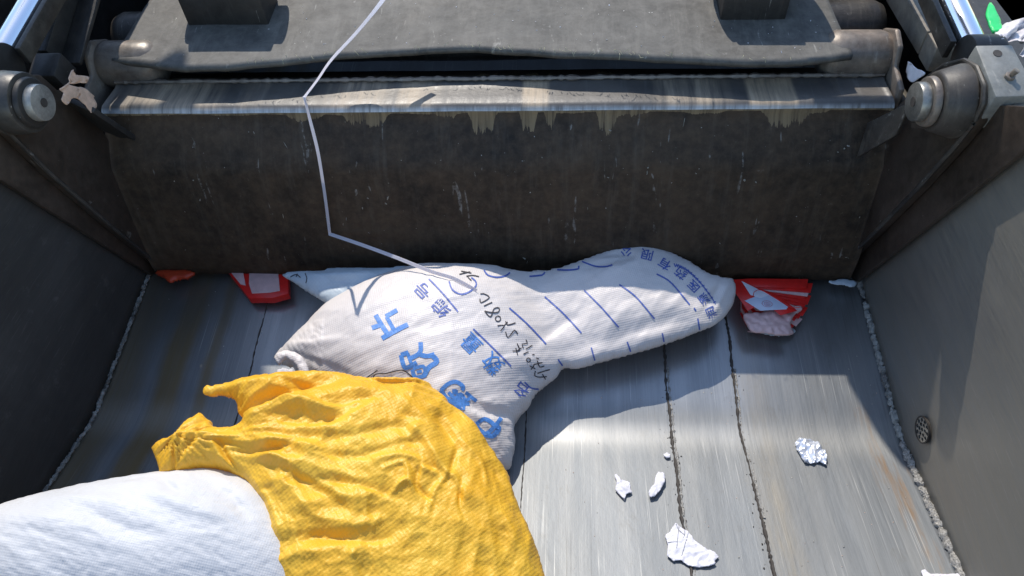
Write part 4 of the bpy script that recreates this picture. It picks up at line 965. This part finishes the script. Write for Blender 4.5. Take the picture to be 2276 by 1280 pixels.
freeform('paper_strip', [(2018, 137), (2034, 150), (2054, 164), (2040, 176), (2025, 184), (2016, 165)], lambda x, y: onX(x, y, .93), M_PAPER, 'white paper corner stuck beside the right pivot', 'paper scrap', 8, .01)
LZ = .70
freeform('plastic_wrapper', [(2196, 92), (2210, 72), (2236, 52), (2262, 52), (2290, 70), (2300, 150), (2276, 134), (2262, 128), (2250, 100), (2200, 98)], lambda x, y: onZ(x, y, LZ), mat_flat('dirty_white_film', (.74, .69, .68), .35, 0, .3, 40), 'crinkled dirty white plastic wrapper on the ledge at the far right', 'wrapper', 15, .04)
freeform('green_strip', [(2196, 12), (2206, 20), (2222, 66), (2206, 74), (2190, 40)], lambda x, y: onZ(x, y, LZ), M_GREEN, 'bright green plastic strip behind the white wrapper', 'plastic strip', 16, .004, .006)

# ================================================================== STRAP
# follows its own shadow on the flap and on the ridge
def shadow_to(ptop, spx, spy, plane):    # not used for placement at render time, kept for clarity
    return None
h = lambda px, py, z: onZ(px, py, z)
pathpts = [h(905, -75, .73), h(845, 8, .69), h(790, 75, .635), h(737, 132, .598), h(705, 178, .592), h(676, 216, .596)]
seg2 = [onY(676, 216, pathpts[-1].y), onY(690, 270, 1.274), onY(707, 340, 1.262), onY(720, 420, 1.245), onY(728, 480, 1.232), onY(733, 520, 1.222)]
seg3 = [seg2[-1]]
def on_sack(px, py, off):
    hh = skb.ray_cast(CAM, ray(px, py).normalized()); return hh[0]+Vector((0, -.2, 1)).normalized()*off
e3 = on_sack(1060, 648, .004); e2 = on_sack(1010, 622, .006); e1 = on_sack(960, 608, .010)
seg3 += [seg2[-1].lerp(e1, .33)+Vector((0, 0, .004)), seg2[-1].lerp(e1, .67)+Vector((0, 0, .004)), e1, e2, e3]
full = pathpts+seg2[1:]+seg3[1:]
def rib(P, wd, th, name, mat):
    # resample softly but keep both kinks
    def cr(Q):
        out = []; n_ = len(Q)
        for i in range(n_-1):
            p0, p1, p2, p3 = Q[max(i-1, 0)], Q[i], Q[i+1], Q[min(i+2, n_-1)]
            for k in range(6): t = k/6; out.append(.5*((2*p1)+(p2-p0)*t+(2*p0-5*p1+4*p2-p3)*t*t+(3*p1-p0-3*p2+p3)*t**3))
        out.append(Q[-1]); return out
    Q = cr(pathpts)[:-1]+cr(seg2)[:-1]+cr(seg3)
    V = []; L = len(Q)
    for i, p in enumerate(Q):
        t = (Q[min(i+1, L-1)]-Q[max(i-1, 0)]).normalized()
        ref = Vector((-.2, -.45, .87)); s = t.cross(ref).normalized(); tw = .15+.25*math.sin(i*.09); s = Matrix.Rotation(tw, 3, t)@s; nn = s.cross(t)
        wloc = wd*(1.1-.52*min(1, i/45))
        for a, b in ((-1, -1), (1, -1), (1, 1), (-1, 1)): V.append(p+s*a*wloc/2+nn*b*th/2)
    F2 = [(i*4+k, i*4+(k+1) % 4, (i+1)*4+(k+1) % 4, (i+1)*4+k) for i in range(L-1) for k in range(4)]+[(3, 2, 1, 0), tuple((L-1)*4+k for k in range(4))]
    o = mesh_obj(name, V, F2, mat); md = o.modifiers.new('b', 'BEVEL'); md.width = .0002; md.segments = 1; return o
o = rib(full, .0150, .0009, 'packing_strap', M_STRAP); tag(o, 'long kinked white plastic packing strap hanging over the blade onto the printed sack', 'strap')
